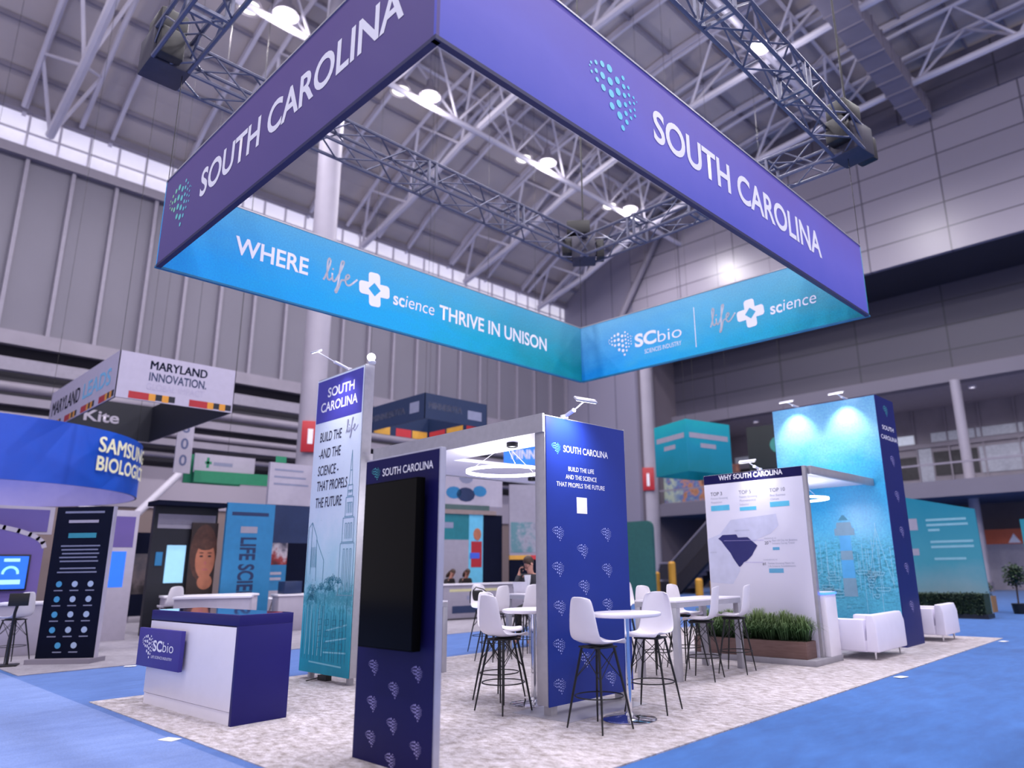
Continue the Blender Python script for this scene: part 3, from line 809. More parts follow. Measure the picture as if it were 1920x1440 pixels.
# ---- monitor tower
MT = thing('monitor_tower', 'navy freestanding tower carrying a black screen in front', 'display', (-5.87, 3.70, .0), R(0))
bx('body', mat('tower_side_grey', (170, 170, 188), .45, .2), MT, .0, 1.115, .004, .06, .0, 2.55, .004)
bx('front_print', INKD, MT, .006, 1.095, -.003, .004, .0, 2.535)
text(MT, 'SOUTH CAROLINA', .28, 2.378, .066, VIN, w=.745, bold=.012, y=-.006)
TEALDOT = mat('emblem_teal_print', (70, 170, 176), .5)
logo(MT, .1, 2.352, .145, TEALDOT, .115, -.006)
for u, v in ((-5.6, .746), (-4.985, .741), (-5.295, .594), (-5.6, .459), (-4.98, .459), (-5.3, .322), (-5.6, .191), (-4.975, .192), (-5.305, .06), (-5.6, -.0)):
    if v > .02: logo(MT, u + 5.87 - .075, v - .06, .15, LILAC, .125, -.006, n=8)
TV = thing('flat_screen', 'black wall mounted flat screen switched off on the navy tower', 'television', (-5.665, 3.62, .0))
SCREEN = mat('black_glass', (2, 2, 4), .12, 0, .06, var=.1)
bx('casing', mat('matt_black_casing', (3, 3, 5), .7, 0, .04), TV, -.0, .78, -.05, .03, .925, 2.3, .006)
bx('screen', SCREEN, TV, .01, .77, -.0525, -.05, .935, 2.29)
bx('wall_bracket', BLACK, TV, .2, .6, .03, .077, 1.3, 1.9)

# ---- centre tower, beam and canopy with ring light
CT = thing('graphic_tower', 'royal blue tower with white slogan holding up the canopy corner', 'display', (-5.68, 5.93, .012), R(90.0))
HC = 3.28
bx('frame', ALU, CT, 0, 1.50, .008, .17, .11, HC, .004)
bx('print', INKB, CT, .012, 1.49, -.003, .008, .1, HC - .012)
y0 = 5.93
text(CT, 'SOUTH CAROLINA', 6.235 - y0, 2.868, .078, VIN, w=.835, bold=.014, y=-.006)
logo(CT, 6.03 - y0, 2.83, .155, CYDOT, .135, -.006)
text(CT, 'BUILD THE LIFE', 6.316 - y0, 2.648, .052, VIN, w=.472, y=-.006, bold=.004); text(CT, 'AND THE SCIENCE', 6.266 - y0, 2.552, .052, VIN, w=.568, y=-.006, bold=.004); text(CT, 'THAT PROPELS THE FUTURE', 6.107 - y0, 2.458, .052, VIN, w=.878, y=-.006, bold=.004)
bx('white_panel', VIN, CT, 6.455 - y0, 6.64 - y0, -.006, -.003, 2.157, 2.347)
for u, v in ((6.121, 1.912), (6.986, 1.918), (6.54, 1.718), (6.112, 1.518), (6.985, 1.494), (6.553, 1.308), (6.128, 1.098), (6.973, 1.086), (6.109, .696), (6.541, .517), (6.989, .268), (6.108, .287), (6.55, .9)):
    logo(CT, u - y0 - .1, v - .08, .2, LILACB, .165, -.006, n=8)
for x in (.12, 1.34): bx('foot', ALU, CT, x - .05, x + .05, .03, .13, 0, .11)
bx('floor_plate', mat('floor_plate_steel', (190, 188, 196), .4, .4), CT, -.05, 1.3, -.35, .5, 0, .008)
arm_lamp('arm_lamp', 'white arm light with flat bar head above the royal blue tower', (-5.7, 6.3, 3.3), R(90), (-.12, -.44, .13), (-.05, .0, -.3), 85, True, size=110)

CANW = mat('white_canopy_panel', (226, 224, 238), .5, var=.02)
CN = thing('canopy', 'white square canopy with open middle joined to the royal blue tower', 'canopy', (0, 0, 0))
ZC0, ZC1 = 3.1, 3.15
OUT = [(-9.6, 5.93), (-5.69, 5.93), (-5.69, 7.43), (-7.75, 10.05), (-9.6, 10.05)]
INN = [(-8.25, 6.65), (-6.35, 6.65), (-6.35, 7.15), (-7.55, 8.75), (-8.1, 8.75)]
can = MB()
for i in range(5):
    j = (i + 1) % 5
    can.slab([OUT[i], OUT[j], INN[j], INN[i]], ZC0, ZC1)
can.build('ceiling_panel', CANW, CN)
for nm, p, q in (('front_rail', (-9.2, 5.915), (-5.69, 5.915)), ('cut_rail', (-5.7, 7.44), (-7.75, 10.06)), ('rear_rail', (-7.75, 10.065), (-9.6, 10.065)), ('far_rail', (-9.615, 6.0), (-9.615, 10.05))):
    MB().bar((*p, 3.195), (*q, 3.195), .03, .22).build(nm, ALU, CN)
for x, y in ((-9.5, 9.98), (-7.85, 9.95)): bx('post', ALU, CN, x - .05, x + .05, y - .05, y + .05, .012, ZC0)
def ring_light(cx, cy, z, r, zc, label, power):
    t = thing('ring_light', label, 'lamp', (cx, cy, z), 0, 'ring lights under the canopies')
    MB().lathe([(r - .015, 0), (r + .015, 0), (r + .015, .04), (r - .015, .04), (r - .015, 0)], 64).build('housing', WLAM, t, smooth=True)
    MB().lathe([(r - .013, -.002), (r + .013, -.002)], 64).build('led_strip', lamp_mat('ring_glow', (252, 250, 255), 5), t)
    MB().lathe([(r + .0155, .003), (r + .0155, .036)], 64).build('outer_diffuser', lamp_mat('ring_glow_side', (250, 248, 255), 2.5), t)
    MB().lathe([(r - .0155, .003), (r - .0155, .036)], 64).build('inner_diffuser', lamp_mat('ring_glow_side', (250, 248, 255), 2.5), t)
    for k in range(3):
        a = R(90 + 120 * k)
        MB().sweep([(r * math.cos(a), r * math.sin(a), .05), (r * .25 * math.cos(a), r * .25 * math.sin(a), zc - z)], .004, 4).build('suspension_wire', STEELW, t)
    l = bpy.data.lights.new('ring_glow_light', 'POINT'); l.energy = power; l.shadow_soft_size = r * .6; l.color = (.95, .94, 1)
    lo = bpy.data.objects.new('ring_glow_light', l); COL.objects.link(lo); lo.parent = t; lo.location = (0, 0, -.25)
    return t
ring_light(-7.06, 6.6, 2.8, .52, ZC0, 'glowing white ring light hung under the square canopy', 45)
for i, (x, y, lb) in enumerate(((-6.57, 6.25, 'small black downlight on the near side of the canopy ceiling'), (-8.95, 9.0, 'small black downlight on the far side of the canopy ceiling'))):
    t = thing('downlight', lb, 'lamp', (x, y, ZC0), 0, 'black downlights under the canopy')
    MB().lathe([(0, 0), (.075, 0), (.075, -.055), (.065, -.055), (.06, -.04), (0, -.04)], 24).build('can', BLACK, t, smooth=True)
    MB().lathe([(0, -.041), (.05, -.041)], 20).build('lens', GLOW, t)
    spot(t, (0, 0, -.06), (0, 0, -2), 26, 130)

# ---- white information wall, plinth, planter and small canopy
WY = 11.75
WW = thing('information_wall', 'white information wall headed with a state map and statistics', 'display', (-7.16, WY, .1), 0)
def W(x, z): return (x * 1.075 + 7.16, 1.55 + (z - 1.55) * 1.075 - .1)
bx('frame', ALU, WW, 0, 1.975, .006, .1, -.0, 3.07, .004)
bx('print', ramp_mat('information_print', 2, 0, 3, [(0, (206, 202, 222)), (.6, (222, 220, 236)), (1, (236, 234, 246))], .1, .8, .45), WW, .01, 1.92, -.003, .006, .0, 2.9)
bx('header_block', INKD, WW, .01, 1.92, -.003, .006, 2.9, 3.065)
text(WW, 'WHY SOUTH CAROLINA', W(-6.355, 2.95)[0], W(0, 2.955)[1], .085, VIN, w=1.25, bold=.022, y=-.006)
GREYINK = mat('grey_text_print', (168, 172, 190), .5); MIDINK = mat('mid_grey_lettering', (120, 118, 128), .5); BLUEBAR = mat('bar_blue_print', (92, 196, 228), .5); BLUEB2 = mat('bar_steel_blue_print', (96, 168, 206), .5)
for s, x, z, m_ in (('TOP 3', -6.535, 2.703, DARKINK), ('TOP 5', -5.995, 2.694, MIDINK), ('TOP 10', -5.445, 2.686, MIDINK)):
    u, v = W(x, z); text(WW, s, u, v, .062, m_, bold=.0, y=-.006)
for s, x, z in (('Fastest Growing', -6.53, 2.64), ('Population', -6.53, 2.575), ('Fastest Growing', -5.99, 2.63), ('Pharmaceutical', -5.99, 2.57), ('Industry', -5.99, 2.505), ('Best Business', -5.44, 2.615), ('Climate', -5.44, 2.555)):
    u, v = W(x, z); text(WW, s, u, v, .036, GREYINK, bold=-.004, y=-.006)
for x0_, x1_, z0_, z1_, m_ in ((-6.543, -6.19, 2.447, 2.536, BLUEBAR), (-6., -5.7, 2.42, 2.479, BLUEBAR), (-5.455, -5.125, 2.446, 2.527, BLUEBAR), (-5.474, -5.36, 1.77, 1.815, BLUEB2), (-5.569, -5.324, 1.419, 1.487, BLUEB2)):
    a, c = W(x0_, z0_), W(x1_, z1_); bx('colour_bar', m_, WW, a[0], c[0], -.006, -.003, a[1], c[1])
NC = [(-6.655, 1.98), (-6.40, 2.06), (-6.187, 2.281), (-5.368, 2.335), (-5.34, 2.15), (-5.49, 2.03), (-5.73, 1.95), (-5.80, 1.90), (-6.05, 1.70), (-6.08, 1.45), (-6.226, 1.247), (-6.64, 1.272)]
MB().poly([(W(x, z)[0], -.005, W(x, z)[1]) for x, z in reversed(NC)]).build('neighbour_states_map', mat('pale_map_print', (204, 206, 230), .5), WW)
SCM = [(-6.445, 1.984), (-6.40, 2.01), (-6.36, 2.04), (-6.10, 2.041), (-6.073, 1.99), (-5.898, 1.989), (-5.735, 1.85), (-5.816, 1.741), (-5.84, 1.70), (-5.91, 1.641), (-5.95, 1.61), (-6.0, 1.59), (-6.035, 1.55), (-6.08, 1.517), (-6.10, 1.53), (-6.147, 1.595), (-6.19, 1.66), (-6.233, 1.742), (-6.342, 1.875), (-6.387, 1.938)]
MB().poly([(W(x, z)[0], -.0065, W(x, z)[1]) for x, z in reversed(SCM)]).build('state_map', mat('navy_map_print', (34, 36, 104), .5), WW)
strokes(WW, [[W(-6.34, 1.945), W(-5.62, 1.93)], [W(-5.98, 1.59), W(-5.66, 1.585)]], .006, LILAC, 'leader_lines', -.007)
for s, x, z, h, m_ in (('20', -5.605, 1.862, .05, DARKINK), ('TH', -5.535, 1.893, .024, DARKINK), ('#1', -5.672, 1.54, .045, DARKINK), ('GREENVILLE, SC', -5.61, 1.945, .022, GREYINK), ('CHARLESTON, SC', -5.65, 1.612, .022, GREYINK), ('GEORGIA', -6.62, 1.75, .022, GREYINK), ('NORTH CAROLINA', -6.12, 2.09, .022, GREYINK),
                       ('Best US City for Business', -5.47, 1.905, .03, GREYINK), ('Industry Survey Trend', -5.47, 1.86, .03, GREYINK), ('Fastest Growing Metro for', -5.575, 1.555, .03, GREYINK), ('Life Sciences Establishments', -5.575, 1.51, .03, GREYINK)):
    u, v = W(x, z); text(WW, s, u, v, h, m_, bold=.0, y=-.007)
arm_lamp('arm_lamp', 'white arm light shining on the navy header of the information wall', (-6.05, WY + .08, 3.18), 0, (.0, -.42, .12), (.0, -.03, -.3), 12, True, size=100)
PLN = mat('plinth_grey', (150, 148, 158), .5, .2)
t = bx('plinth', PLN, None, -7.4, -5.1, 11.28, 12.32, .012, .1, .004); tag(t, 'low grey plinth under the information wall and planter', 'plinth')
WOODP = ramp_mat('planter_wood', 0, 0, 2.1, [(0, (104, 82, 80)), (.5, (122, 98, 94)), (1, (104, 80, 76))], .5, 3, .55, (1, 1, 12))
PT = thing('planter', 'long brown wooden planter of grass before the information wall', 'planter', (-7.3, 11.33, .1))
bx('box', WOODP, PT, 0, 2.04, 0, .36, 0, .26, .006)
bx('soil', mat('dark_soil', (50, 44, 30), .9, var=.4, scale=40), PT, .02, 2.02, .02, .34, .255, .265)
g = MB()
for i in range(3600):
    ci = random.randrange(8); tx = .13 + .252 * ci; ty = (.15, .21, .17)[ci % 3]
    rr = abs(random.gauss(0, .07)); th = random.uniform(0, 6.28); x = min(max(tx + rr * 1.3 * math.cos(th), .03), 2.0); yy = min(max(ty + rr * math.sin(th), .03), .33)
    hgt = random.uniform(.28, .5) * (1.05, .9, 1.0, .86)[ci % 4] * (1 - 1.2 * rr); a = th + random.gauss(0, .5); ln = random.uniform(.03, .12) + rr * random.uniform(.8, 2.4); wd = random.uniform(.0035, .008)
    if yy + ln * math.sin(a) > .36: ln *= .4
    dx, dy = math.cos(a), math.sin(a); px, py = -dy * wd, dx * wd
    p0 = (x, yy, .26); p1 = (x + dx * ln * .3, yy + dy * ln * .3, .26 + hgt * .65); p2 = (x + dx * ln * .75, yy + dy * ln * .75, .26 + hgt * (.95 if ln < .15 else .8)); p3 = (x + dx * ln * 1.1, yy + dy * ln * 1.1, .26 + hgt * (1. if ln < .12 else .6))
    n = len(g.v)
    for p, k in ((p0, 1), (p1, .9), (p2, .6)):
        g.v += [(p[0] - px * k, p[1] - py * k, p[2]), (p[0] + px * k, p[1] + py * k, p[2])]
    g.v.append(p3)
    g.f += [(n, n + 1, n + 3, n + 2), (n + 2, n + 3, n + 5, n + 4), (n + 4, n + 5, n + 6)]
GRASS = ramp_mat('grass_blades', 2, .25, .75, [(0, (18, 36, 20)), (.38, (54, 88, 46)), (1, (140, 162, 106))], .3, 30, .6)
o = g.build('grass', GRASS, PT); o['kind'] = 'stuff'; o['label'] = 'dense tufts of green ornamental grass'
PD = thing('pedestal', 'slim white pedestal with blue lit top beside the information wall', 'pedestal', (-5.44, 11.88, .1))
bx('body', WLAM, PD, 0, .33, 0, .42, 0, .97, .01)
bx('light_band', mat('blue_lit_acrylic', (70, 120, 255), .2, emit=2.2, ergb=(50, 100, 255)), PD, -.01, .34, -.01, .43, .955, .99, .006)
bx('lid', WLAM, PD, .01, .32, .01, .41, .99, 1.0)
C2 = thing('small_canopy', 'grey edged white canopy between the information wall and the blue tower', 'canopy', (0, 0, 0))
bx('ceiling_panel', CANW, C2, -7.1, -5.19, WY + .11, 14.76, 3.07, 3.15)
bx('edge_rail', ALU, C2, -5.19, -5.12, WY + .11, 14.76, 3.03, 3.17, .004)
bx('far_edge_rail', ALU, C2, -7.17, -7.1, WY + .11, 14.76, 3.03, 3.17)
ring_light(-6.05, 13.2, 2.72, .58, 3.07, 'glowing white ring light hung behind the information wall', 30)

# ---- far blue tower with harbour mural
RT = thing('mural_tower', 'tall blue tower with printed lighthouse harbour mural at the far end', 'display', (-7.13, 14.77, .012))
RW, RD, RH = 2.23, 1.03, 4.84
def mural():
    m, nt, b = nodes('harbour_mural_print'); L = nt.links.new
    tc = nt.nodes.new('ShaderNodeTexCoord'); sp = nt.nodes.new('ShaderNodeSeparateXYZ'); L(tc.outputs['Object'], sp.inputs[0])
    n1 = nt.nodes.new('ShaderNodeTexNoise'); n1.inputs['Scale'].default_value = 2.4; n1.inputs['Detail'].default_value = 9; n1.inputs['Roughness'].default_value = .7
    L(tc.outputs['Object'], n1.inputs['Vector'])
    ma = nt.nodes.new('ShaderNodeMath'); ma.operation = 'MULTIPLY_ADD'; ma.inputs[1].default_value = .9; L(n1.outputs['Fac'], ma.inputs[0])
    L(sp.outputs[2], ma.inputs[2])
    mr = nt.nodes.new('ShaderNodeMapRange'); mr.inputs['From Min'].default_value = .45; mr.inputs['From Max'].default_value = 5.3; L(ma.outputs[0], mr.inputs['Value'])
    rp = nt.nodes.new('ShaderNodeValToRGB'); cr = rp.color_ramp
    st = [(0, (46, 150, 190)), (.14, (84, 178, 208)), (.3, (96, 186, 214)), (.42, (92, 188, 224)), (.55, (40, 158, 210)), (.72, (70, 178, 222)), (.86, (140, 204, 236)), (1, (120, 194, 232))]  # paler stops near the top paint in the arm lights' pools
    while len(cr.elements) < len(st): cr.elements.new(.5)
    for e, (p, c) in zip(cr.elements, st): e.position = p; e.color = (*lin(c), 1)
    L(mr.outputs[0], rp.inputs['Fac'])
    # a band of trees and quays
    n2 = nt.nodes.new('ShaderNodeTexNoise'); n2.inputs['Scale'].default_value = 9; n2.inputs['Detail'].default_value = 8; n2.inputs['Roughness'].default_value = .8
    mp = nt.nodes.new('ShaderNodeMapping'); mp.inputs['Scale'].default_value = (1, 1, 2.2); L(tc.outputs['Object'], mp.inputs['Vector']); L(mp.outputs[0], n2.inputs['Vector'])
    bd = nt.nodes.new('ShaderNodeMapRange'); bd.inputs['From Min'].default_value = 2.15; bd.inputs['From Max'].default_value = 1.75; L(sp.outputs[2], bd.inputs['Value'])
    bd2 = nt.nodes.new('ShaderNodeMapRange'); bd2.inputs['From Min'].default_value = .6; bd2.inputs['From Max'].default_value = 1.1; L(sp.outputs[2], bd2.inputs['Value'])
    mu = nt.nodes.new('ShaderNodeMath'); mu.operation = 'MULTIPLY'; L(bd.outputs[0], mu.inputs[0]); L(bd2.outputs[0], mu.inputs[1])
    st2 = nt.nodes.new('ShaderNodeMapRange'); st2.inputs['From Min'].default_value = .47; st2.inputs['From Max'].default_value = .58; L(n2.outputs['Fac'], st2.inputs['Value'])
    mu2 = nt.nodes.new('ShaderNodeMath'); mu2.operation = 'MULTIPLY'; L(mu.outputs[0], mu2.inputs[0]); L(st2.outputs[0], mu2.inputs[1])
    mx = nt.nodes.new('ShaderNodeMix'); mx.data_type = 'RGBA'; L(mu2.outputs[0], mx.inputs['Factor']); L(rp.outputs[0], mx.inputs['A']); mx.inputs['B'].default_value = (*lin((52, 138, 160)), 1)
    n3 = nt.nodes.new('ShaderNodeTexNoise'); n3.inputs['Scale'].default_value = 26; n3.inputs['Detail'].default_value = 6; L(tc.outputs['Object'], n3.inputs['Vector'])
    mg = nt.nodes.new('ShaderNodeMix'); mg.data_type = 'RGBA'; mg.blend_type = 'OVERLAY'; mg.inputs['Factor'].default_value = .45; L(mx.outputs['Result'], mg.inputs['A']); L(n3.outputs['Fac'], mg.inputs['B'])
    L(mg.outputs['Result'], b.inputs['Base Color']); b.inputs['Roughness'].default_value = .32
    return m
bx('body', mat('tower_navy_print', (36, 36, 122), .45, var=.04, scale=2), RT, 0, RW, .004, RD, 0, RH, .004)
INKR = mat('navy_blue_print', (20, 31, 102), .45, spec=.2, var=.04, scale=2)
bx('mural', mural(), RT, .01, RW - .012, -.003, .004, .03, RH - .01)
x0 = -7.13
LHT = mat('mural_tan_print', (124, 160, 182), .5); LHB = mat('mural_sky_print', (84, 172, 226), .5); LHL = mat('mural_light_line', (150, 206, 226), .5); LHD = mat('mural_dark_line', (54, 132, 160), .5)
lc = 1.31
for z0_, z1_, w0, w1, m_ in ((.9, 1.25, .135, .13, LHT), (1.25, 1.6, .13, .122, LHB), (1.6, 1.78, .122, .118, LHT), (1.78, 2.08, .118, .11, LHB), (2.08, 2.22, .2, .2, LHT), (2.22, 2.34, .16, .14, LHT), (2.38, 2.48, .1, .02, LHD)):
    MB().poly([(lc - w0, -.006, z0_), (lc + w0, -.006, z0_), (lc + w1, -.006, z1_), (lc - w1, -.006, z1_)]).build('lighthouse_drawing', m_, RT)
ln = [[(.05 + k * .21, .95 + .1 * math.sin(k * 2.1)), (.05 + k * .21, 1.5 + .35 * abs(math.sin(k * 1.7)))] for k in range(11)] + [[(u_k, .95 + .2 * (k % 3)), (u_k + .004, 1.5 + .5 * abs(math.sin(k * 2.3)))] for k, u_k in enumerate([.12 + .13 * j for j in range(15)])]
ln += [[(1.9, .5), (1.92, 2.3)], [(1.6, .6), (1.62, 1.9)], [(1.92, 2.2), (1.7, 1.2)], [(1.92, 2.2), (2.15, 1.1)]]
strokes(RT, ln, .008, LHL, 'mast_lines')
ln = []
for k in range(24):
    u = random.uniform(.05, 1.85); v = .9 + .5 * random.random(); q = random.uniform(.1, .3)
    ln += [[(u, v), (u + q, v), (u + q - .03, v - .06), (u + .04, v - .06), (u, v)], [(u + .04, v), (u + .07, v + .08), (u + q * .6, v + .08), (u + q * .7, v)]]
for k in range(26): u = random.uniform(.05, 2.0); v = random.uniform(.1, .85); ln.append([(u, v), (u + random.uniform(.05, .2), v + random.uniform(-.01, .01))])
strokes(RT, ln, .009, LHD, 'boat_lines'); strokes(RT, [[(p[0] + .01, p[1] + .03) for p in l] for l in ln[::2]], .009, LHL, 'water_lines', -.005)
sd = bpy.data.objects.new('side_face', MB().box(0, RD, -.003, .003, .0, RH).build('tmp', INKR).data)
bpy.data.objects.remove(bpy.data.objects['tmp']); COL.objects.link(sd); sd.parent = RT; sd.location = (RW + .004, 0, 0); sd.rotation_euler = (0, 0, R(90))
text(sd, 'SOUTH', .19, 4.16, .085, VIN, w=.66, y=-.006, bold=.01); text(sd, 'CAROLINA', .06, 3.955, .085, VIN, w=.92, y=-.006, bold=.01)
logo(sd, .37, 4.46, .28, TEALDOT, .22, -.006)
for v in (3.541, 2.832, 2.128, 1.431, .721): logo(sd, .41, v - .12, .26, LILAC, .22, -.006, n=8)
for i, (u, lb) in enumerate(((.55, 'white arm light over the upper left of the harbour mural'), (1.62, 'white arm light over the upper right of the harbour mural'))):
    arm_lamp('arm_lamp', lb, (-7.13 + u, 14.85, RH + .02), 0, (0, -.5, .06), (0, -.0, -.95), 70, True, size=84)

# ============================================================ COUNTER
CO = thing('reception_counter', 'white fronted reception counter wrapped in indigo laminate', 'counter', (-10.25, 3.455, .012), R(2.35))
CW, CD, CH = 2.32, .62, 1.095
bx('carcass', INKLAM, CO, .0, CW - .06, .034, CD - .004, .0, CH - .112)
bx('worktop', INKLAM, CO, -.0, CW, .0, CD, CH - .11, CH, .003)
bx('end_panel', INKLAM, CO, CW - .055, CW, 0, CD, 0, CH - .11, .003)
bx('front_panel', WLAM, CO, .0, CW - .057, .004, .032, .13, CH - .125, .003)
bx('kick_plate', WLAM, CO, .004, CW - .057, .014, .034, .0, .124)
bx('top_inlay', mat('glossy_glass_top', (70, 66, 150), .05, 0, .6, coat=1.), CO, .02, CW - .02, .02, CD - .02, CH, CH + .004)
CS = thing('counter_sign', 'indigo sign board with white dotted emblem on the counter front', 'sign', (-10.36, 3.4, .0), R(2.35))
bx('board', mat('sign_indigo_print', (68, 61, 142), .5, spec=.25, var=.04), CS, 0, 1.23, -.03, .02, .455, .9, .006)
logo(CS, .14, .555, .36, VIN, .27, -.034)
text(CS, 'SC', .47, .65, .115, VIN, w=.27, bold=.03, y=-.034); text(CS, 'bio', .76, .65, .115, VIN, w=.3, bold=-.004, y=-.034)
text(CS, 'LIFE SCIENCE INDUSTRY', .45, .565, .03, VIN, w=.6, bold=.0, y=-.034)

# ============================================================ STOOLS AND TABLES
def shell_bm():
    prof = [(.235, .782, .175), (.22, .80, .195), (.16, .806, .212), (.07, .796, .222), (-.03, .788, .226), (-.12, .796, .225), (-.175, .828, .222), (-.205, .885, .217), (-.222, .96, .208), (-.238, 1.04, .196), (-.252, 1.12, .18), (-.264, 1.19, .162), (-.272, 1.235, .14), (-.276, 1.252, .105)]
    n = 13; b = MB()
    for i, (y, z, w) in enumerate(prof):
        k = i / (len(prof) - 1)
        for j in range(n):
            u = -1 + 2 * j / (n - 1)
            up = abs(u) ** 2.6
            seat = max(0, 1 - k * 2.2); back = max(0, k * 2 - .75)
            b.v.append((w * u * (1 - .02 * up), y + up * .075 * min(1, back) * (1 - .35 * k), z + up * (.045 * seat * (k > .07)) + (.02 * up if .3 < k < .6 else 0) - (.03 * up * up if k > .97 else 0)))
    for i in range(len(prof) - 1):
        for j in range(n - 1):
            b.f.append((i * n + j, i * n + j + 1, (i + 1) * n + j + 1, (i + 1) * n + j))
    return b
def make_stool(label, group):
    t = thing('bar_stool', label, 'stool', (0, 0, 0), 0, group)
    o = shell_bm().build('seat_shell', WHITE, t, smooth=True)
    md = o.modifiers.new('thickness', 'SOLIDIFY'); md.thickness = .012; md.offset = 0
    md = o.modifiers.new('smoothing', 'SUBSURF'); md.levels = 1; md.render_levels = 1
    top = {}
    for sx in (-1, 1):
        for sy in (-1, 1):
            MB().sweep([(sx * .125, sy * .105, .755), (sx * .205, sy * .17, .3), (sx * .25, sy * .21, 0)], [.0135, .0125, .0085], 8).build('leg', BLACK, t, smooth=True)
    MB().sweep([(.245 * math.cos(2 * math.pi * k / 36), .235 * math.sin(2 * math.pi * k / 36), .30) for k in range(36)], .007, 6, closed=True).build('foot_ring', BLACK, t, smooth=True)
    b = MB()
    for sx in (-1, 1):
        for s in (-1, 1):
            b.sweep([(sx * .13, s * .11, .735), (sx * .178, -s * .148, .46)], .0045, 5); b.sweep([(s * .13, sx * .11, .735), (-s * .178, sx * .148, .46)], .0045, 5)
    b.build('cross_brace', BLACK, t)
    MB().box(-.15, .15, -.13, .13, .752, .77).box(-.05, .05, -.17, .17, .755, .782).build('mount_plate', BLACK, t, .004)
    return t
STG = 'white bar stools with black legs'
CZ = .012
stool0 = make_stool('white bar stool left of the near cocktail table, back to the royal blue tower', STG)
stool0.location = (-4.94, 5.89, CZ); stool0.rotation_euler = (0, 0, R(-6))
# seat direction: the stool faces local +y
for x, y, rz, lb in ((-5.06, 6.96, 192, 'white bar stool facing out across the near cocktail table, seat turned to the viewer'),
                     (-6.36, 5.91, -4, 'white bar stool nearest the monitor tower, seen from behind'),
                     (-6.98, 6.42, -80, 'white bar stool almost hidden behind the one nearest the monitor tower'),
                     (-5.82, 9.25, 106, 'white bar stool at the near end of the grey framed table, on its aisle side'),
                     (-5.8, 10.12, 104, 'white bar stool at the far end of the grey framed table, before the planter'),
                     (-6.72, 10.2, -92, 'white bar stool behind the grey framed table, before the black planter gap'),
                     (-6.74, 9.4, -96, 'white bar stool behind the grey framed table, close to the royal blue tower'),
                     (-9.28, 11.9, 215, 'white bar stool facing the viewer in the gap right of the royal blue tower'),
                     (-7.65, 9.6, -100, 'white bar stool half hidden by the edge of the royal blue tower'),
                     (-9.85, 8.92, 96, 'greyish white bar stool at the laptop table, nearer of its aisle side pair'),
                     (-9.85, 9.69, 88, 'white bar stool at the laptop table, beside the royal blue tower edge'),
                     (-11.1, 9.82, -92, 'white bar stool with a black bag hung over its back'),
                     (-11.38, 6.95, -60, 'white bar stool seen in the slit between pale banner and monitor tower')):
    dup(stool0, (x, y, CZ if x > -10.9 else 0), R(rz), lb)
bag = thing('shoulder_bag', 'black bag hung over the back of a white bar stool', 'bag', (-11.36, 9.82, 0))
bb = MB()
for i in range(7):
    z = .86 + i * .055; w_ = .15 - .012 * abs(i - 2.5)
    pass
MB().box(-.045, .05, -.16, .16, .88, 1.14).build('pouch', mat('black_leather', (18, 18, 20), .55, var=.2, bump=.2, scale=20), bag, .04, seg=3)
MB().sweep([(.0, -.12, 1.1), (.1, -.1, 1.2), (.2, 0, 1.16), (.22, .08, 1.1)], .012, 6).build('strap', BLACK, bag, smooth=True)

def cocktail(loc, label):
    t = thing('cocktail_table', label, 'table', loc, 0, 'round white cocktail tables')
    MB().lathe([(0, 1.02), (.355, 1.02), (.375, 1.03), (.38, 1.042), (.375, 1.058), (.36, 1.064), (0, 1.064)], 48).build('tabletop', WLAM, t, smooth=True)
    MB().lathe([(0, .0), (.28, .0), (.285, .006), (.27, .016), (.12, .03), (.05, .045), (.04, .07), (0, .07)], 48).build('base', CHROME, t, smooth=True)
    MB().lathe([(.032, .05), (.032, 1.0), (.07, 1.0), (.07, 1.02)], 24).build('pole', CHROME, t, smooth=True)
    return t
cocktail((-4.98, 6.42, CZ), 'round white cocktail table on a chrome pole before the royal blue tower')
cocktail((-6.41, 6.45, CZ), 'round white cocktail table under the square canopy, half behind the royal blue tower')
TFR = mat('table_frame_grey', (176, 175, 184), .4, .35)
def high_table(loc, L, Wd, rz, label):
    t = thing('high_table', label, 'table', loc, rz, 'high tables with grey metal frames')
    bx('tabletop', WLAM, t, -Wd / 2, Wd / 2, -L / 2, L / 2, 1.035, 1.062, .004)
    b = MB().box(-Wd / 2, Wd / 2, -L / 2, -L / 2 + .06, .967, 1.034).box(-Wd / 2, Wd / 2, L / 2 - .06, L / 2, .967, 1.034).box(-Wd / 2, -Wd / 2 + .06, -L / 2 + .061, L / 2 - .061, .967, 1.034).box(Wd / 2 - .06, Wd / 2, -L / 2 + .061, L / 2 - .061, .967, 1.034)
    b.build('apron', TFR, t)
    for sx in (-1, 1):
        for sy in (-1, 1):
            cx_, cy_ = sx * (Wd / 2 - .045), sy * (L / 2 - .045)
            bx('leg', TFR, t, cx_ - .045, cx_ + .045, cy_ - .045, cy_ + .045, 0, .966, .004)
    return t
high_table((-6.28, 9.68, CZ), 1.8, .72, 0, 'high white table on a grey frame before the planter')
high_table((-10.34, 10.72, CZ), 1.44, .72, 0, 'high white table with an open laptop at the far side of the canopy')
high_table((-10.1, 7.13, CZ), .72, 1.5, 0, 'high white table glimpsed behind the monitor tower')
LP = thing('laptop', 'open pale laptop on the far high table', 'laptop', (-10.56, 10.28, CZ + 1.062), R(12))
bx('keyboard_base', ALU, LP, -.16, .16, 0, .23, 0, .016, .004)
MB().prism([(-.16, 0.), (.16, 0.), (.16, .22), (-.16, .22)], 0, .008).build('lid', mat('pale_laptop_lid', (216, 214, 226), .35), LP).rotation_euler = (R(14), 0, 0)

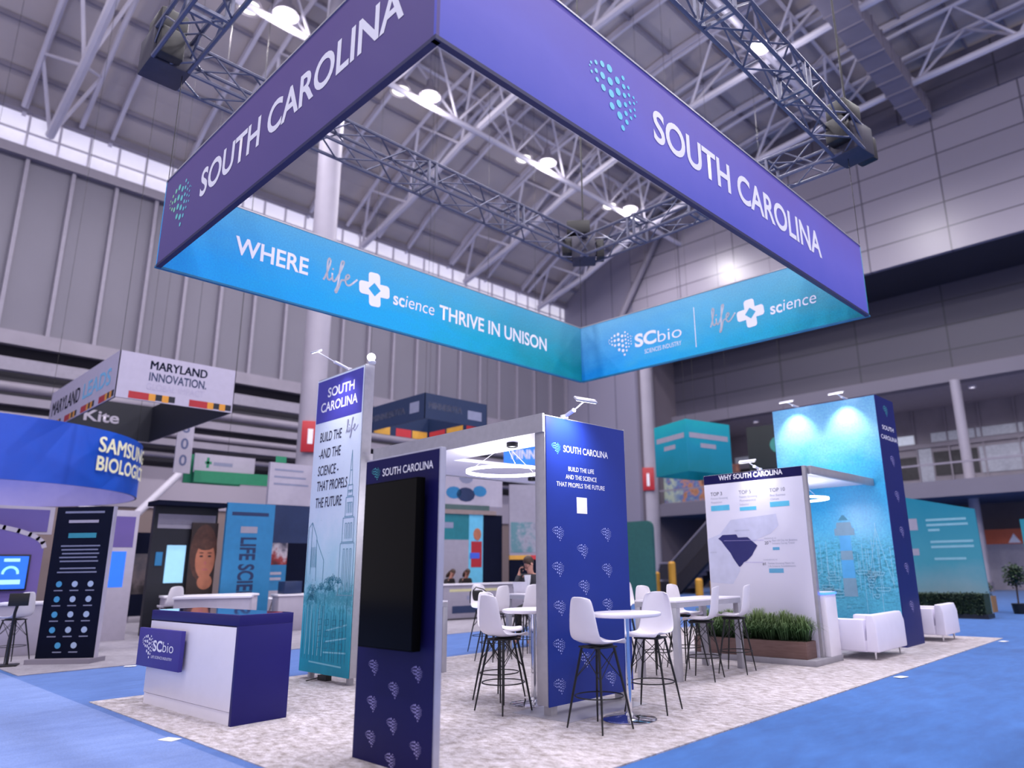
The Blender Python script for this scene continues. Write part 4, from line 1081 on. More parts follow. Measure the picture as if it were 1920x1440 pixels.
# ---- white sofas
LEA = mat('white_leatherette', (232, 228, 244), .42, var=.02, bump=.03, scale=4)
def sofa(loc, L, label):
    t = thing('lounge_sofa', label, 'sofa', loc, 0, 'white cube sofas by the blue tower')
    D = .84
    bx('base', LEA, t, -D + .02, -.19, .02, L - .02, .125, .3)
    b = MB().prism([(-.2, .125), (.004, .125), (.0, .56), (-.04, .71), (-.16, .71)], -.004, L + .004)
    o = b.build('backrest', LEA, t, .025, seg=3)
    for y0_, y1_ in ((-.0, .16), (L - .16, L)):
        bx('armrest', LEA, t, -D, -.205, y0_ - .004, y1_ + .004, .13, .635, .03)
    bx('seat_cushion', LEA, t, -D + .01, -.18, .165, L - .165, .3, .44, .035)
    for x in (-D + .08, -.1):
        for y in (.1, L - .1): MB().sweep([(x, y, .13), (x, y, 0)], [.022, .012], 10).build('leg', CHROME, t, smooth=True)
    return t
sofa((-4.6, 12.55, CZ), 1.35, 'white cube sofa at the foot of the harbour mural')
s2 = sofa((-4.58, 16.15, CZ), .95, 'white cube armchair beyond the blue tower')

# ============================================================ PEOPLE
SKIN = mat('skin', (206, 150, 132), .5, var=.06, scale=20); HAIRB = mat('dark_brown_hair', (62, 42, 31), .6, var=.4, scale=60)
def person(loc, rz, label, J, edges, rad, jacket_m, hair_long=False, hair_m=HAIRB, sit=True, phone=False, shirt=True):
    """one skinned body over a joint graph; clothes, hair and face are its children"""
    t = thing('person', label, 'person', loc, rz)
    names = list(J); idx = {n: i for i, n in enumerate(names)}
    def skin(name, keys, m, grow=0., sub=2, root=None):
        es = [e for e in edges if e[0] in keys and e[1] in keys]
        used = [n for n in names if any(n in e for e in es)]
        me = bpy.data.meshes.new(name); me.from_pydata([J[n] for n in used], [(used.index(a), used.index(c)) for a, c in es], [])
        o = bpy.data.objects.new(name, me); COL.objects.link(o); o.parent = t
        o.modifiers.new('skin', 'SKIN'); me.materials.append(m)
        sv = me.skin_vertices[0].data
        for n in used:
            r = rad[n]; r = (r, r) if not isinstance(r, tuple) else r
            sv[used.index(n)].radius = (r[0] + grow, r[1] + grow)
        sv[used.index(root) if root in used else 0].use_root = True
        ss = o.modifiers.new('smoothing', 'SUBSURF'); ss.levels = sub; ss.render_levels = sub
        me.polygons.foreach_set('use_smooth', [True] * len(me.polygons))
        o.modifiers['skin'].use_smooth_shade = True
        return o
    body = set(names)
    skin('body', body, SKIN, root='pelvis')
    skin('jacket', {'pelvis', 'waist', 'chest', 'shl', 'shr', 'ell', 'elr', 'wrl', 'wrr', 'neck0'}, jacket_m, .014, root='pelvis')
    skin('trousers', {'pelvis', 'hipl', 'hipr', 'knl', 'knr', 'anl', 'anr'}, mat('black_trousers', (22, 22, 27), .8, var=.2), .012, root='pelvis')
    hd = Vector(J['head']); fw = (Vector(J['face']) - hd).normalized(); upv = (hd - Vector(J['neck1'])).normalized(); rt = fw.cross(upv).normalized(); upv = rt.cross(fw)
    F = Matrix((rt, fw, upv)).transposed().to_4x4(); F.translation = hd
    def onhead(b, name, m, smooth=True):
        o = b.build(name, m, t, smooth=smooth); o.matrix_local = F; return o
    hb = MB(); n = 16
    hb.ball((0, -.022, .03), (.088, .1, .105), 16)
    hb.v = [(x, min(y, .045 if z > .085 else .012 + (z + .02) * .4 if z > -.02 else -.03), z if (z > -.02 or y < -.02) else -.02) for x, y, z in hb.v]
    if hair_long: hb.ball((0, -.06, -.1), (.1, .07, .2), 14)
    onhead(hb, 'hair', hair_m)
    onhead(MB().ball((-.032, .098, .02), (.012, .006, .007), 8).ball((.032, .098, .02), (.012, .006, .007), 8), 'eyes', mat('eye_dark', (40, 30, 28), .3))
    onhead(MB().ball((0, .108, -.012), (.013, .02, .024), 10), 'nose', SKIN)
    onhead(MB().ball((0, .098, -.052), (.026, .008, .007), 10), 'mouth', mat('lips', (168, 96, 92), .5))
    onhead(MB().ball((-.086, 0, .0), (.012, .022, .034), 8).ball((.086, 0, .0), (.012, .022, .034), 8), 'ears', SKIN)
    if phone:
        gl = MB()
        for s in (-1, 1): gl.sweep([(s * .034 + .027 * math.cos(2 * math.pi * k / 14), .108, .02 + .02 * math.sin(2 * math.pi * k / 14)) for k in range(14)], .003, 5, closed=True); gl.sweep([(s * .06, .106, .024), (s * .084, .0, .02)], .003, 5)
        gl.sweep([(-.008, .112, .024), (.008, .112, .024)], .003, 5)
        onhead(gl, 'glasses', BLACK)
    return t
def hand(J, E, rad, wr, side, d, palm_n, curl, ph):
    """five separate fingers on a palm; d: hand direction, palm_n: palm normal"""
    d = Vector(d).normalized(); pn = Vector(palm_n).normalized(); sdv = d.cross(pn).normalized() * side
    w0 = Vector(J[wr]); pm = w0 + d * .05; J[ph + 'palm'] = tuple(pm); E.append((wr, ph + 'palm')); rad[ph + 'palm'] = (.034, .018)
    for k, (o, ln) in enumerate(((-.03, .062), (-.01, .074), (.01, .08), (.03, .07))):
        a = pm + d * .035 + sdv * o; c = a + (d * math.cos(curl * .6) + pn * math.sin(curl * .6)) * ln * .55; e = c + (d * math.cos(curl * 1.5) + pn * math.sin(curl * 1.5)) * ln * .5
        for nm, p, r in (('a', a, .0095), ('b', c, .0088), ('c', e, .0072)): J[f'{ph}{k}{nm}'] = tuple(p); rad[f'{ph}{k}{nm}'] = r
        E += [(ph + 'palm', f'{ph}{k}a'), (f'{ph}{k}a', f'{ph}{k}b'), (f'{ph}{k}b', f'{ph}{k}c')]
    a = pm - d * .02 - sdv * .036; c = a + (d * .7 - sdv * .5 + pn * .5).normalized() * .034; e = c + (d * .9 + pn * .4).normalized() * .028
    for nm, p, r in (('a', a, .012), ('b', c, .0105), ('c', e, .0085)): J[f'{ph}t{nm}'] = tuple(p); rad[f'{ph}t{nm}'] = r
    E += [(ph + 'palm', ph + 'ta'), (ph + 'ta', ph + 'tb'), (ph + 'tb', ph + 'tc')]
def pose(seat, phone, lean=.1, look=(-.35, .8, -.45)):
    """faces local +y"""
    s = seat
    J = {'pelvis': (0, 0, s + .1), 'waist': (0, .03 + lean * .3, s + .3), 'chest': (0, .05 + lean * .8, s + .5), 'neck0': (0, .05 + lean, s + .62), 'neck1': (0, .07 + lean * 1.15, s + .68)}
    h = Vector((0, .1 + lean * 1.25, s + .80)); J['head'] = tuple(h); lk = Vector(look).normalized(); J['face'] = tuple(h + lk * .035 + Vector((0, 0, -.03)))
    J['crown'] = tuple(h + Vector((0, -.015, .045)))
    J.update({'shl': (-.19, .04 + lean * .9, s + .55), 'shr': (.19, .04 + lean * .9, s + .55)})
    if phone:
        J.update({'ell': (-.28, .14 + lean, s + .36), 'wrl': (-.19, .1 + lean * 1.2, s + .62)})
    else:
        J.update({'ell': (-.26, .14, s + .3), 'wrl': (-.18, .36, s + .3)})
    J.update({'elr': (.27, .16, s + .3), 'wrr': (.18, .38, s + .31)})
    J.update({'hipl': (-.1, .02, s + .06), 'hipr': (.1, .02, s + .06), 'knl': (-.13, .42, s + .03), 'knr': (.13, .42, s + .03), 'anl': (-.13, .36, max(.09, s - .43)), 'anr': (.13, .36, max(.09, s - .43)), 'tol': (-.14, .54, max(.05, s - .48)), 'tor': (.14, .54, max(.05, s - .48))})
    E = [('pelvis', 'waist'), ('waist', 'chest'), ('chest', 'neck0'), ('neck0', 'neck1'), ('neck1', 'head'), ('head', 'crown'), ('head', 'face'), ('chest', 'shl'), ('chest', 'shr'), ('shl', 'ell'), ('ell', 'wrl'), ('shr', 'elr'), ('elr', 'wrr'),
         ('pelvis', 'hipl'), ('pelvis', 'hipr'), ('hipl', 'knl'), ('hipr', 'knr'), ('knl', 'anl'), ('knr', 'anr'), ('anl', 'tol'), ('anr', 'tor')]
    rad = {'pelvis': (.15, .12), 'waist': (.145, .11), 'chest': (.165, .12), 'neck0': .062, 'neck1': .055, 'head': (.082, .095), 'crown': (.07, .08), 'face': .062, 'shl': .068, 'shr': .068, 'ell': .046, 'elr': .046, 'wrl': .03, 'wrr': .03,
           'hipl': .092, 'hipr': .092, 'knl': .062, 'knr': .062, 'anl': .042, 'anr': .042, 'tol': .036, 'tor': .036}
    if phone: hand(J, E, rad, 'wrl', 1, (.25, -.02, 1), (1, .1, -.1), .9, 'L')
    else: hand(J, E, rad, 'wrl', 1, (.1, 1, -.1), (0, 0, -1), .5, 'L')
    hand(J, E, rad, 'wrr', -1, (-.1, 1, -.1), (0, 0, -1), .5, 'R')
    return J, E, rad
SUIT = mat('dark_grey_suit', (64, 64, 70), .85, var=.15, scale=40)
J, E_, rd = pose(.56, True, .12, (-.45, .8, -.38))
J = {k: (-v[0], v[1], v[2]) for k, v in J.items()}
pm = person((-11.08, 11.22, CZ), R(-163), 'man in dark suit and glasses on the phone, head bowed at the laptop', J, E_, rd, SUIT, phone=True)
sh_ = MB().prism([(0, 0), (.05, .16), (.062, .27), (-.062, .27), (-.05, .16)], 0, .02).build('shirt', mat('white_shirt', (226, 226, 236), .7), pm, .004); sh_.location = (0, .262, .90); sh_.rotation_euler = (R(-6), 0, 0)
pm.scale = (1.2, 1.2, 1.2)
MB().box(-.0045, .0045, -.034, .034, -.07, .07).build('phone_case', BLACK, pm).location = Vector(J['Lpalm']) + Vector((-.03, .0, .04))
ps = dup(stool0, (-11.1, 11.28, CZ), R(-163), 'white bar stool under the man in the dark suit')
# ============================================================ BACKGROUND BOOTHS
DKNAVY = mat('dark_navy_board', (12, 17, 38), .8, spec=.1, var=.08); NAVY2 = mat('mid_navy_board', (26, 44, 84), .5, var=.08); CYB = mat('cyan_board', (38, 118, 168), .5, var=.06); TEALB = mat('teal_board', (22, 110, 122), .5, var=.08)
PGREY = mat('dimmed_grey_board', (146, 142, 158), .55, var=.05); PWHITE = mat('dimmed_white_board', (170, 164, 180), .55, var=.04); GREENB = mat('green_board', (30, 128, 92), .5, var=.05)  # background whites and greys darkened in colour to dim them against the booth
GREYTXT = mat('faint_text_print', (128, 132, 158), .6)
# -- navy directory board
t = thing('directory_board', 'dark navy directory board with rows of round icons across the aisle', 'display', (-16.36, 3.62, .012), R(44))
bx('board', DKNAVY, t, 0, 1.06, 0, .07, .08, 2.8, .004); bx('edge_strip', PWHITE, t, 1.06, 1.09, 0, .08, .08, 2.8); bx('foot', STEELG, t, -.05, 1.1, -.2, .3, 0, .08)
for v, wd, h in ((2.68, .74, .055), (2.5, .56, .075)): bx('title_line', GREYTXT if v > 2.6 else PWHITE, t, .53 - wd / 2, .53 + wd / 2, -.003, 0, v, v + h * .7)
bx('colour_bar', mat('teal_bar', (40, 140, 160), .5), t, .28, .8, -.003, 0, 2.22, 2.31)
for i in range(7): bx('text_line', GREYTXT, t, .17 + .02 * (i % 3), .9 - .03 * (i % 2), -.003, 0, 2.06 - i * .07 - (.06 if i > 4 else 0), 2.085 - i * .07 - (.06 if i > 4 else 0))
IC1 = mat('icon_pale', (160, 178, 206), .5); IC2 = mat('icon_blue', (66, 150, 196), .5)
for r in range(5):
    for c in range(3 if r < 4 else 2):
        x = .24 + c * .29 + (.14 if r == 4 else 0); z = 1.38 - r * .27
        MB().poly([(x + .055 * math.cos(2 * math.pi * k / 14), -.004, z + .055 * math.sin(2 * math.pi * k / 14)) for k in range(14)]).build('icon', IC1 if (r * 3 + c) % 3 else IC2, t)
        bx('caption', GREYTXT, t, x - .08, x + .08, -.003, 0, z - .125, z - .105)
# -- white counters behind it
for i, (x, y, a, w_, d_, h_, lb) in enumerate(((-16.9, 6.1, 60, 1.5, .6, 1.05, 'white booth counter right behind the navy directory board'), (-19.7, 6.9, 80, 2.2, .7, 1.0, 'long white counter before the dark screen booth'), (-19.2, 9.6, 80, 1.1, .6, .95, 'white counter with a blue box on it near the cyan banner'),
                                          (-18.3, 3.3, 70, 1.7, .7, 1.02, 'white counter in front of the purple arch'))):
    t = thing('booth_counter', lb, 'counter', (x, y, .012), R(a), 'white counters in the booths across the aisle')
    bx('body', PWHITE, t, 0, w_, 0, d_, 0, h_ - .05, .01); bx('top', WLAM, t, -.03, w_ + .03, -.03, d_ + .03, h_ - .05, h_, .005)
t = bx('literature_box', NAVY2, None, -19.6, -19.2, 9.75, 10.25, .97, 1.3, .01); tag(t, 'navy box standing on the white counter near the cyan banner', 'box')
# -- purple arch booth
PURP = ramp_mat('purple_wash_print', 2, 0, 3, [(0, (92, 82, 132)), (.5, (104, 88, 152)), (1, (96, 86, 150))], .3, .6, .5)
t = thing('arch_backwall', 'purple back wall with a white arched header at the left edge', 'display', (-20.6, 1.2, .012), R(90))
arch = [(-1.5, 0), (3.2, 0), (3.2, 2.2)] + [(.9 + 2.3 * math.cos(R(a)), 2.2 + .55 * math.sin(R(a))) for a in range(10, 175, 12)] + [(-1.5, 2.2)]
MB().prism(arch, 0, .1).build('wall', PURP, t)
strokes(t, [[(.9 + 2.3 * math.cos(R(a)), 2.2 + .55 * math.sin(R(a))) for a in range(0, 181, 10)]], .1, PWHITE, 'arch_rim', -.006)
MB().box(1.6, 3.4, .4, .5, 2.5, 3.15).build('upper_frame', PWHITE, t); MB().box(1.7, 3.3, .39, .4, 2.56, 3.08).build('upper_print', PURP, t)
SCRB = mat('blue_lit_screen', (40, 110, 230), .3, emit=.5, ergb=(30, 90, 225))
t = thing('info_screen', 'bright blue screen on the purple arch wall', 'screen', (-20.54, 3.55, 1.25), R(90))
bx('casing', BLACK, t, -.08, .62, 0, .06, -.02, .78, .005); bx('screen', SCRB, t, -.04, .58, -.004, 0, .02, .74); bx('bright_block', mat('pale_lit_screen', (140, 190, 245), .3, emit=.8), t, .05, .48, -.006, -.004, .12, .22)
strokes(t, [[(.27 + .14 * math.cos(R(a)), .36 + .14 * math.sin(R(a))) for a in range(0, 181, 15)]], .05, mat('pale_lit_screen', (140, 190, 245)), 'arc_mark', -.006)
bx('bright_heading', mat('pale_lit_screen', (140, 190, 245)), t, .12, .42, -.006, -.004, .62, .69)
t = thing('info_screen', 'narrow blue lit panel just right of the navy directory board', 'screen', (-20.2, 5.75, 1.2), R(90))
bx('casing', PWHITE, t, -.1, .5, 0, .08, -1.188, 1.9, .005); bx('screen', SCRB, t, -.02, .3, -.004, 0, .05, .9); bx('purple_print', PURP, t, -.02, .42, -.004, 0, 1.0, 1.75)
t = thing('poster_board', 'dark photo poster board against the beige wall', 'poster', (-27, 8.1, .012), R(90))
bx('board', DKNAVY, t, 0, 2.5, 0, .08, .2, 2.9); bx('photo', ramp_mat('grey_photo_print', 2, .8, 2.4, [(0, (40, 36, 40)), (.5, (98, 88, 92)), (1, (70, 70, 80))], .8, 1.5, .5), t, .1, 2.4, -.004, 0, .9, 2.2); bx('heading', PWHITE, t, .8, 1.5, -.004, 0, 2.55, 2.68)
for k in range(2): bx('stand_leg', STEELG, t, .2 + k * 2, .3 + k * 2, .02, .08, 0, .2)
# -- stool and lens stand far left
for x, y, rz, lb in ((-16.75, 3.3, 120, 'white bar stool at the far left edge by the directory board'), (-20.6, 10.3, 200, 'white bar stool before the cyan banner'), (-18.5, 6.6, 100, 'white bar stool before the dark screen booth')):
    dup(stool0, (x, y, .012), R(rz), lb)
t = thing('tablet_stand', 'black tablet stand at the left edge of the grey carpet', 'stand', (-16.3, 2.95 + .25, .012), R(70))
MB().sweep([(0, 0, .03), (0, 0, .9), (.05, -.1, 1.1)], .025, 8).build('post', BLACK, t, smooth=True); bx('base', BLACK, t, -.17, .17, -.17, .17, 0, .03, .01); bx('tablet', BLACK, t, -.1, .2, -.14, -.1, 1.02, 1.24, .01)
# -- round blue hanging sign
SB = thing('round_hanging_sign', 'big round blue hanging sign with cream raised letters at the left edge', 'sign', (-27, 3.2, 3.9))
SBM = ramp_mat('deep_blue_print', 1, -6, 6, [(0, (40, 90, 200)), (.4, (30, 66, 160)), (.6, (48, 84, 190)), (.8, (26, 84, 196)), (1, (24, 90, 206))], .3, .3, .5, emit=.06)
MB().lathe([(4.77, 0), (4.77, 1.65)], 96).build('outer_skin', SBM, SB, smooth=True)
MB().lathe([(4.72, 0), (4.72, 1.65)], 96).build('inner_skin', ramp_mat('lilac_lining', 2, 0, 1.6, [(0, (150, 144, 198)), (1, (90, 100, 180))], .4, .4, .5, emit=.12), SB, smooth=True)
MB().lathe([(4.72, 0), (4.77, 0)], 96).build('bottom_hem', NAVY2, SB); MB().lathe([(4.72, 1.65), (4.77, 1.65)], 96).build('top_hem', NAVY2, SB)
CREAM = mat('cream_lit_letters', (226, 222, 190), .5, emit=.2)
def bent_text(parent, s, z, h, a0, a1, r, m):
    me = boldmesh(s, .025, 0, 1.02)
    xs = [p.co.x for p in me.vertices]; x0_, x1_ = min(xs), max(xs)
    for p in me.vertices:
        a = a0 + (a1 - a0) * (p.co.x - x0_) / (x1_ - x0_); p.co = (r * math.cos(a), r * math.sin(a), z + p.co.y * h / CAP)
    me.materials.clear(); me.materials.append(m); o = bpy.data.objects.new('lettering', me); COL.objects.link(o); o.parent = parent
bent_text(SB, 'SAMSUNG', 1.02, .42, R(33), R(68), 4.83, CREAM); bent_text(SB, 'BIOLOGICS', .5, .38, R(33), R(68), 4.83, CREAM)
for k in range(3):
    a = R(60 + 120 * k); MB().sweep([(4.7 * math.cos(a), 4.7 * math.sin(a), 1.6), (4.7 * math.cos(a), 4.7 * math.sin(a), zr(-27 + 4.7 * math.cos(a)) - 4.1)], .006, 5).build('hanging_cable', BLACK, SB)
# -- white square hanging sign with flag pattern
MD = thing('square_hanging_sign', 'white square hanging sign with red and gold flag pattern hem', 'sign', (0, 0, 5.8))
mx0, mx1, my0, my1 = -26., -19.6, 5.15, 8.05
WSK = mat('dimmed_white_fabric', (172, 166, 186), .6, var=.03); INSK = mat('sign_navy_lining', (8, 12, 32), .6, var=.1)  # white fabric darkened in its colour as part of the dimmed background
def sq_panel(a, c, name, h, m_out, m_in, root, t_=.05):
    L = math.dist(a, c); o = MB().box(0, L, 0, .02, 0, h).build(name, m_out, root); o.location = (a[0], a[1], 0); o.rotation_euler = (0, 0, math.atan2(c[1] - a[1], c[0] - a[0]))
    MB().box(.02, L - .02, .021, t_, 0, h).build('lining', m_in, o); return o, L
pf1, L1 = sq_panel((mx0, my0), (mx1, my0), 'front_panel', 1.2, WSK, INSK, MD); pr1, L2 = sq_panel((mx1, my0), (mx1, my1), 'side_panel', 1.2, WSK, INSK, MD)
pb1, _ = sq_panel((mx1, my1), (mx0, my1), 'rear_panel', 1.2, WSK, INSK, MD); pl1, _ = sq_panel((mx0, my1), (mx0, my0), 'far_panel', 1.2, WSK, INSK, MD)
text(pf1, 'MARYLAND', .3, .42, .42, NAVY2, w=2.9, bold=.02); text(pf1, 'LEADS', 3.5, .42, .42, mat('sky_lettering', (110, 176, 214), .5), w=2.4, bold=.02)
text(pr1, 'MARYLAND', .72, .84, .22, NAVY2, w=1.42, bold=.03); text(pr1, 'INNOVATION.', .72, .54, .21, NAVY2, w=1.42, bold=.02); text(pr1, 'GLOBAL IMPACT', .68, .3, .17, mat('pale_lettering', (164, 158, 182), .5), w=1.42, bold=.0)
FR_, FY_ = mat('flag_red', (160, 28, 40), .5), mat('flag_gold', (206, 140, 44), .5)
for pp, L, st in ((pf1, L1, 1.6), (pr1, L2, 1.45)):
    x = .3
    while x < L - .6:
        w_ = st * .36
        bx('flag_red_block', FR_, pp, x, x + w_ * .9, -.004, 0, .02, .2)
        for k in range(4): bx('flag_gold_block', FY_ if k % 2 == 0 else INSK, pp, x + w_ * .9 + k * w_ * .3, x + w_ * .9 + (k + 1) * w_ * .3, -.004, 0, .02 + .02 * (k % 2), .2)
        x += st
k_ = text(pl1, 'Kite', -.5, .5, .34, PWHITE, w=1.0, y=0, bold=.02); k_.location = (1.5, .056, 0); k_.rotation_euler = (0, 0, R(180))
for q in ((mx0, my0), (mx1, my0), (mx1, my1), (mx0, my1)): MB().sweep([(q[0], q[1], 1.2), (q[0], q[1], zr(q[0]) - 6)], .006, 5).build('hanging_cable', BLACK, MD)
# -- aisle flag, green and white sign
t = thing('aisle_sign', 'narrow white vertical aisle sign with stacked digits', 'sign', (-25, 8.55, 4.75), R(90))
bx('board', PWHITE, t, 0, .52, 0, .04, 0, 2.1)
for i, ch in enumerate('800'): text(t, ch, .26, 1.35 - i * .55, .34, mat('slate_lettering', (84, 92, 130), .5), align='C', bold=.02)
t['label'] = 'narrow white vertical aisle sign with stacked numerals'
MB().sweep([(.26, .02, 2.1), (.26, .02, 22)], .006, 5).build('hanging_cable', BLACK, t)
t = thing('hanging_sign', 'white hanging sign with green lower band', 'sign', (-26, 9.2, 4.55))
s1, sL = sq_panel((0, 2.0), (0, 0), 'far_panel', 1.0, PWHITE, GREENB, t)
o1 = MB().box(0, 2.1, 0, .05, .35, 1.0).build('front_panel', PWHITE, t); o1.rotation_euler = (0, 0, R(90)); o1.location = (.4, .2, 0)
o2 = MB().box(0, 2.9, 0, .05, .0, .4).build('green_band', GREENB, t); o2.rotation_euler = (0, 0, R(84)); o2.location = (.5, .2, 0)
strokes(o1, [[(.45, .55), (.45, .85)], [(.38, .7), (.55, .7)]], .09, GREENB, 'leaf_mark', -.006); bx('lettering_block', GREYTXT, o1, .65, 1.3, -.006, 0, .62, .74)
MB().sweep([(.4, 1.3, 1.0), (.4, 1.3, 21.9)], .006, 5).build('hanging_cable', BLACK, t)
# -- dark screen booth, face poster
t = thing('screen_booth', 'dark booth wall with a lit screen and a portrait poster', 'display', (-21, 6.85, .012), R(90))
bx('wall', mat('near_black_board', (20, 22, 34), .5), t, 0, 1.66, 0, .15, 0, 3.4); bx('header', PGREY, t, .1, 1.6, -.02, 0, 2.72, 3.1); bx('roof_slab', DKNAVY, t, -.1, 1.68, -.5, .3, 3.3, 3.42)
bx('screen', mat('pale_cyan_screen', (140, 190, 222), .3, emit=.45), t, .4, .88, -.03, 0, 1.3, 2.28); bx('small_poster', CYB, t, .14, .31, -.02, 0, 1.75, 2.1)
fc = thing('portrait_poster', 'printed poster of a brown haired face beside the cyan banner', 'poster', (-20.93, 7.8, .9), R(90))
bx('backing', mat('dark_brown_print', (44, 30, 28), .5, var=.2), fc, 0, .7, -.06, 0, 0, 2.0)
def oval(cx, cz, rx, rz, m, name, yy): MB().poly([(cx + rx * math.cos(2 * math.pi * k / 20), yy, cz + rz * math.sin(2 * math.pi * k / 20)) for k in range(20)]).build(name, m, fc)
oval(.36, 1.2, .36, .76, mat('warm_brown_hair', (74, 44, 34), .5, var=.3, scale=9), 'printed_hair', -.063)
oval(.42, 1.0, .26, .5, mat('printed_skin', (168, 104, 78), .5, var=.12, scale=5), 'printed_face', -.065); oval(.40, 1.5, .3, .24, mat('warm_brown_hair', (74, 44, 34)), 'printed_fringe', -.067); oval(.46, .42, .2, .2, mat('printed_skin', (168, 104, 78)), 'printed_neck', -.0645)
for x_ in (.31, .53): oval(x_, 1.1, .05, .024, BLACK, 'printed_eye', -.068); oval(x_, 1.19, .065, .016, mat('warm_brown_hair', (74, 44, 34)), 'printed_brow', -.068)
oval(.43, .92, .035, .05, mat('lips', (168, 96, 92)), 'printed_nose', -.067); oval(.43, .75, .085, .03, mat('lips', (168, 96, 92)), 'printed_mouth', -.068)
# -- cyan banner with vertical words
t = thing('banner_stand', 'bright cyan upright banner with vertical navy words', 'banner', (-20.5, 8.55, .012), R(90))
bx('board', CYB, t, 0, 1.38, 0, .1, .05, 3.45); text(t, 'SOUTHERN RESEARCH', .12, 3.14, .1, NAVY2, w=1.1, bold=.02) if False else bx('heading', NAVY2, t, .14, 1.2, -.004, 0, 3.1, 3.2)
bx('subheading', PGREY, t, .42, .9, -.004, 0, 2.62, 2.8); text(t, 'LIFE SCIENCE', .46, 2.5, .42, NAVY2, w=2.2, bold=.03, turn=-90); bx('base', STEELG, t, -.05, 1.43, -.15, .3, 0, .05)
# -- white and navy posters beside
t = thing('poster_wall', 'white topped poster wall with navy photo panels right of the cyan banner', 'display', (-21.5, 10.15, .012), R(90))
bx('wall', PWHITE, t, 0, 1.7, 0, .12, 3.55, 4.85); bx('navy_panel', NAVY2, t, 0, 1.7, -.02, .12, 2.4, 3.55); bx('photo_panel', ramp_mat('warm_photo_print', 2, 1.6, 2.4, [(0, (30, 30, 40)), (.4, (150, 60, 60)), (.6, (190, 180, 190)), (1, (60, 60, 80))], .6, 2, .5), t, 0, .75, -.02, .12, 1.75, 2.4)
bx('dark_panel', DKNAVY, t, .75, 1.7, -.02, .12, 0, 2.4); bx('blue_panel', CYB, t, .0, .75, -.02, .12, 1.0, 1.75); bx('lower_board', PWHITE, t, 0, .75, -.02, .12, 0, 1.0)
for k in range(3): bx('text_line', GREYTXT, t, .15, 1.1 + .1 * k, -.004, 0, 4.6 - .22 * k, 4.66 - .22 * k)
for k in range(2): bx('caption', PWHITE, t, .15, .6, -.024, -.02, 1.3 + .16 * k, 1.38 + .16 * k)
bx('green_mark', GREENB, t, .15, .5, -.004, 0, 4.85, 5.05)
# -- navy square hanging sign beyond the canopy
MN = thing('navy_hanging_sign', 'navy square hanging sign with pale words beyond the canopy', 'sign', (0, 0, 6.15))
NVS = mat('sign_navy_print', (22, 42, 78), .55, var=.06); YL = mat('stripe_yellow', (214, 160, 64), .5); RD = mat('stripe_red', (190, 52, 60), .5)
n0, n1, m0, m1 = -21.2, -17.95, 13.3, 15.9
pa, La = sq_panel((n0, m0), (n1, m0), 'front_panel', .82, NVS, NVS, MN); pc, Lc = sq_panel((n1, m0), (n1, m1), 'side_panel', .82, NVS, NVS, MN); pd_, _ = sq_panel((n1, m1), (n0, m1), 'rear_panel', .82, NVS, NVS, MN); pe, _ = sq_panel((n0, m1), (n0, m0), 'far_panel', .82, NVS, NVS, MN)
text(pa, 'MINNESOTA', .3, .3, .2, GREYTXT, w=1.9, bold=.03); text(pc, 'MINNESOTA', .15, .34, .2, GREYTXT, w=1.35, bold=.03); bx('state_mark', GREYTXT, pa, 2.45, 2.95, -.004, 0, .25, .6); bx('small_words', GREYTXT, pc, 1.75, 2.35, -.004, 0, .2, .5)
for x_, m_ in ((.0, YL), (.7, RD), (1.6, YL)): bx('stripe', m_, pe, .1 + x_, .75 + x_, .051, .06, .0, .28)
for x_, m_ in ((.1, RD), (1.2, YL), (2.2, RD)): bx('stripe', m_, pd_, x_, x_ + .9, .051, .06, .0, .28)
for q in ((n0, m0), (n1, m0), (n1, m1), (n0, m1)): MB().sweep([(q[0], q[1], .8), (q[0], q[1], zr(q[0]) - 6.3)], .006, 5).build('hanging_cable', BLACK, MN)
t = thing('blue_hanging_sign', 'small bright blue hanging sign seen through the canopy opening', 'sign', (-20.45, 19.0, 5.45), R(48))
bx('board', mat('bright_blue_print', (40, 112, 214), .5, var=.15, scale=2, emit=.35), t, 0, 2.6, 0, .08, 0, .85); text(t, 'MINNESOTA', .3, .25, .36, VIN, w=2.1, bold=.03)
MB().sweep([(1.3, .04, .85), (1.3, .04, 20)], .006, 5).build('hanging_cable', BLACK, t)
# -- booths framed by the canopy
t = thing('sponsor_wall', 'white fascia with coloured marks over a teal booth wall', 'display', (-20.4, 15.3, .012), R(82))
bx('fascia', PWHITE, t, 0, 3.2, 0, .1, 3.75, 5.1); bx('wood_rail', mat('tan_rail', (140, 124, 122), .6), t, 0, 2.9, -.05, .1, 3.45, 3.6); bx('green_rail', mat('slate_green_rail', (70, 92, 92), .6), t, 0, 2.6, -.04, .1, 3.6, 3.78)
bx('teal_wall', TEALB, t, 0, 1.75, 0, .1, 2.55, 3.45); bx('white_wall', PGREY, t, 0, 1.75, 0, .1, .0, 2.55); bx('sky_poster', mat('sky_poster_print', (96, 180, 214), .5), t, 1.75, 2.35, -.01, .1, .9, 3.45); bx('navy_wall', DKNAVY, t, 2.35, 3.2, 0, .1, 0, 3.45)
bx('poster_red', mat('flag_red', (160, 28, 40)), t, 1.85, 2.3, -.02, -.01, 1.6, 2.5); bx('poster_blue', mat('poster_blue', (60, 90, 200), .5), t, 1.8, 2.2, -.024, -.02, 1.9, 2.1); MB().ball((2.1, -.02, 2.75), (.17, .01, .22), 12).build('poster_face', mat('printed_skin', (168, 104, 78)), t)
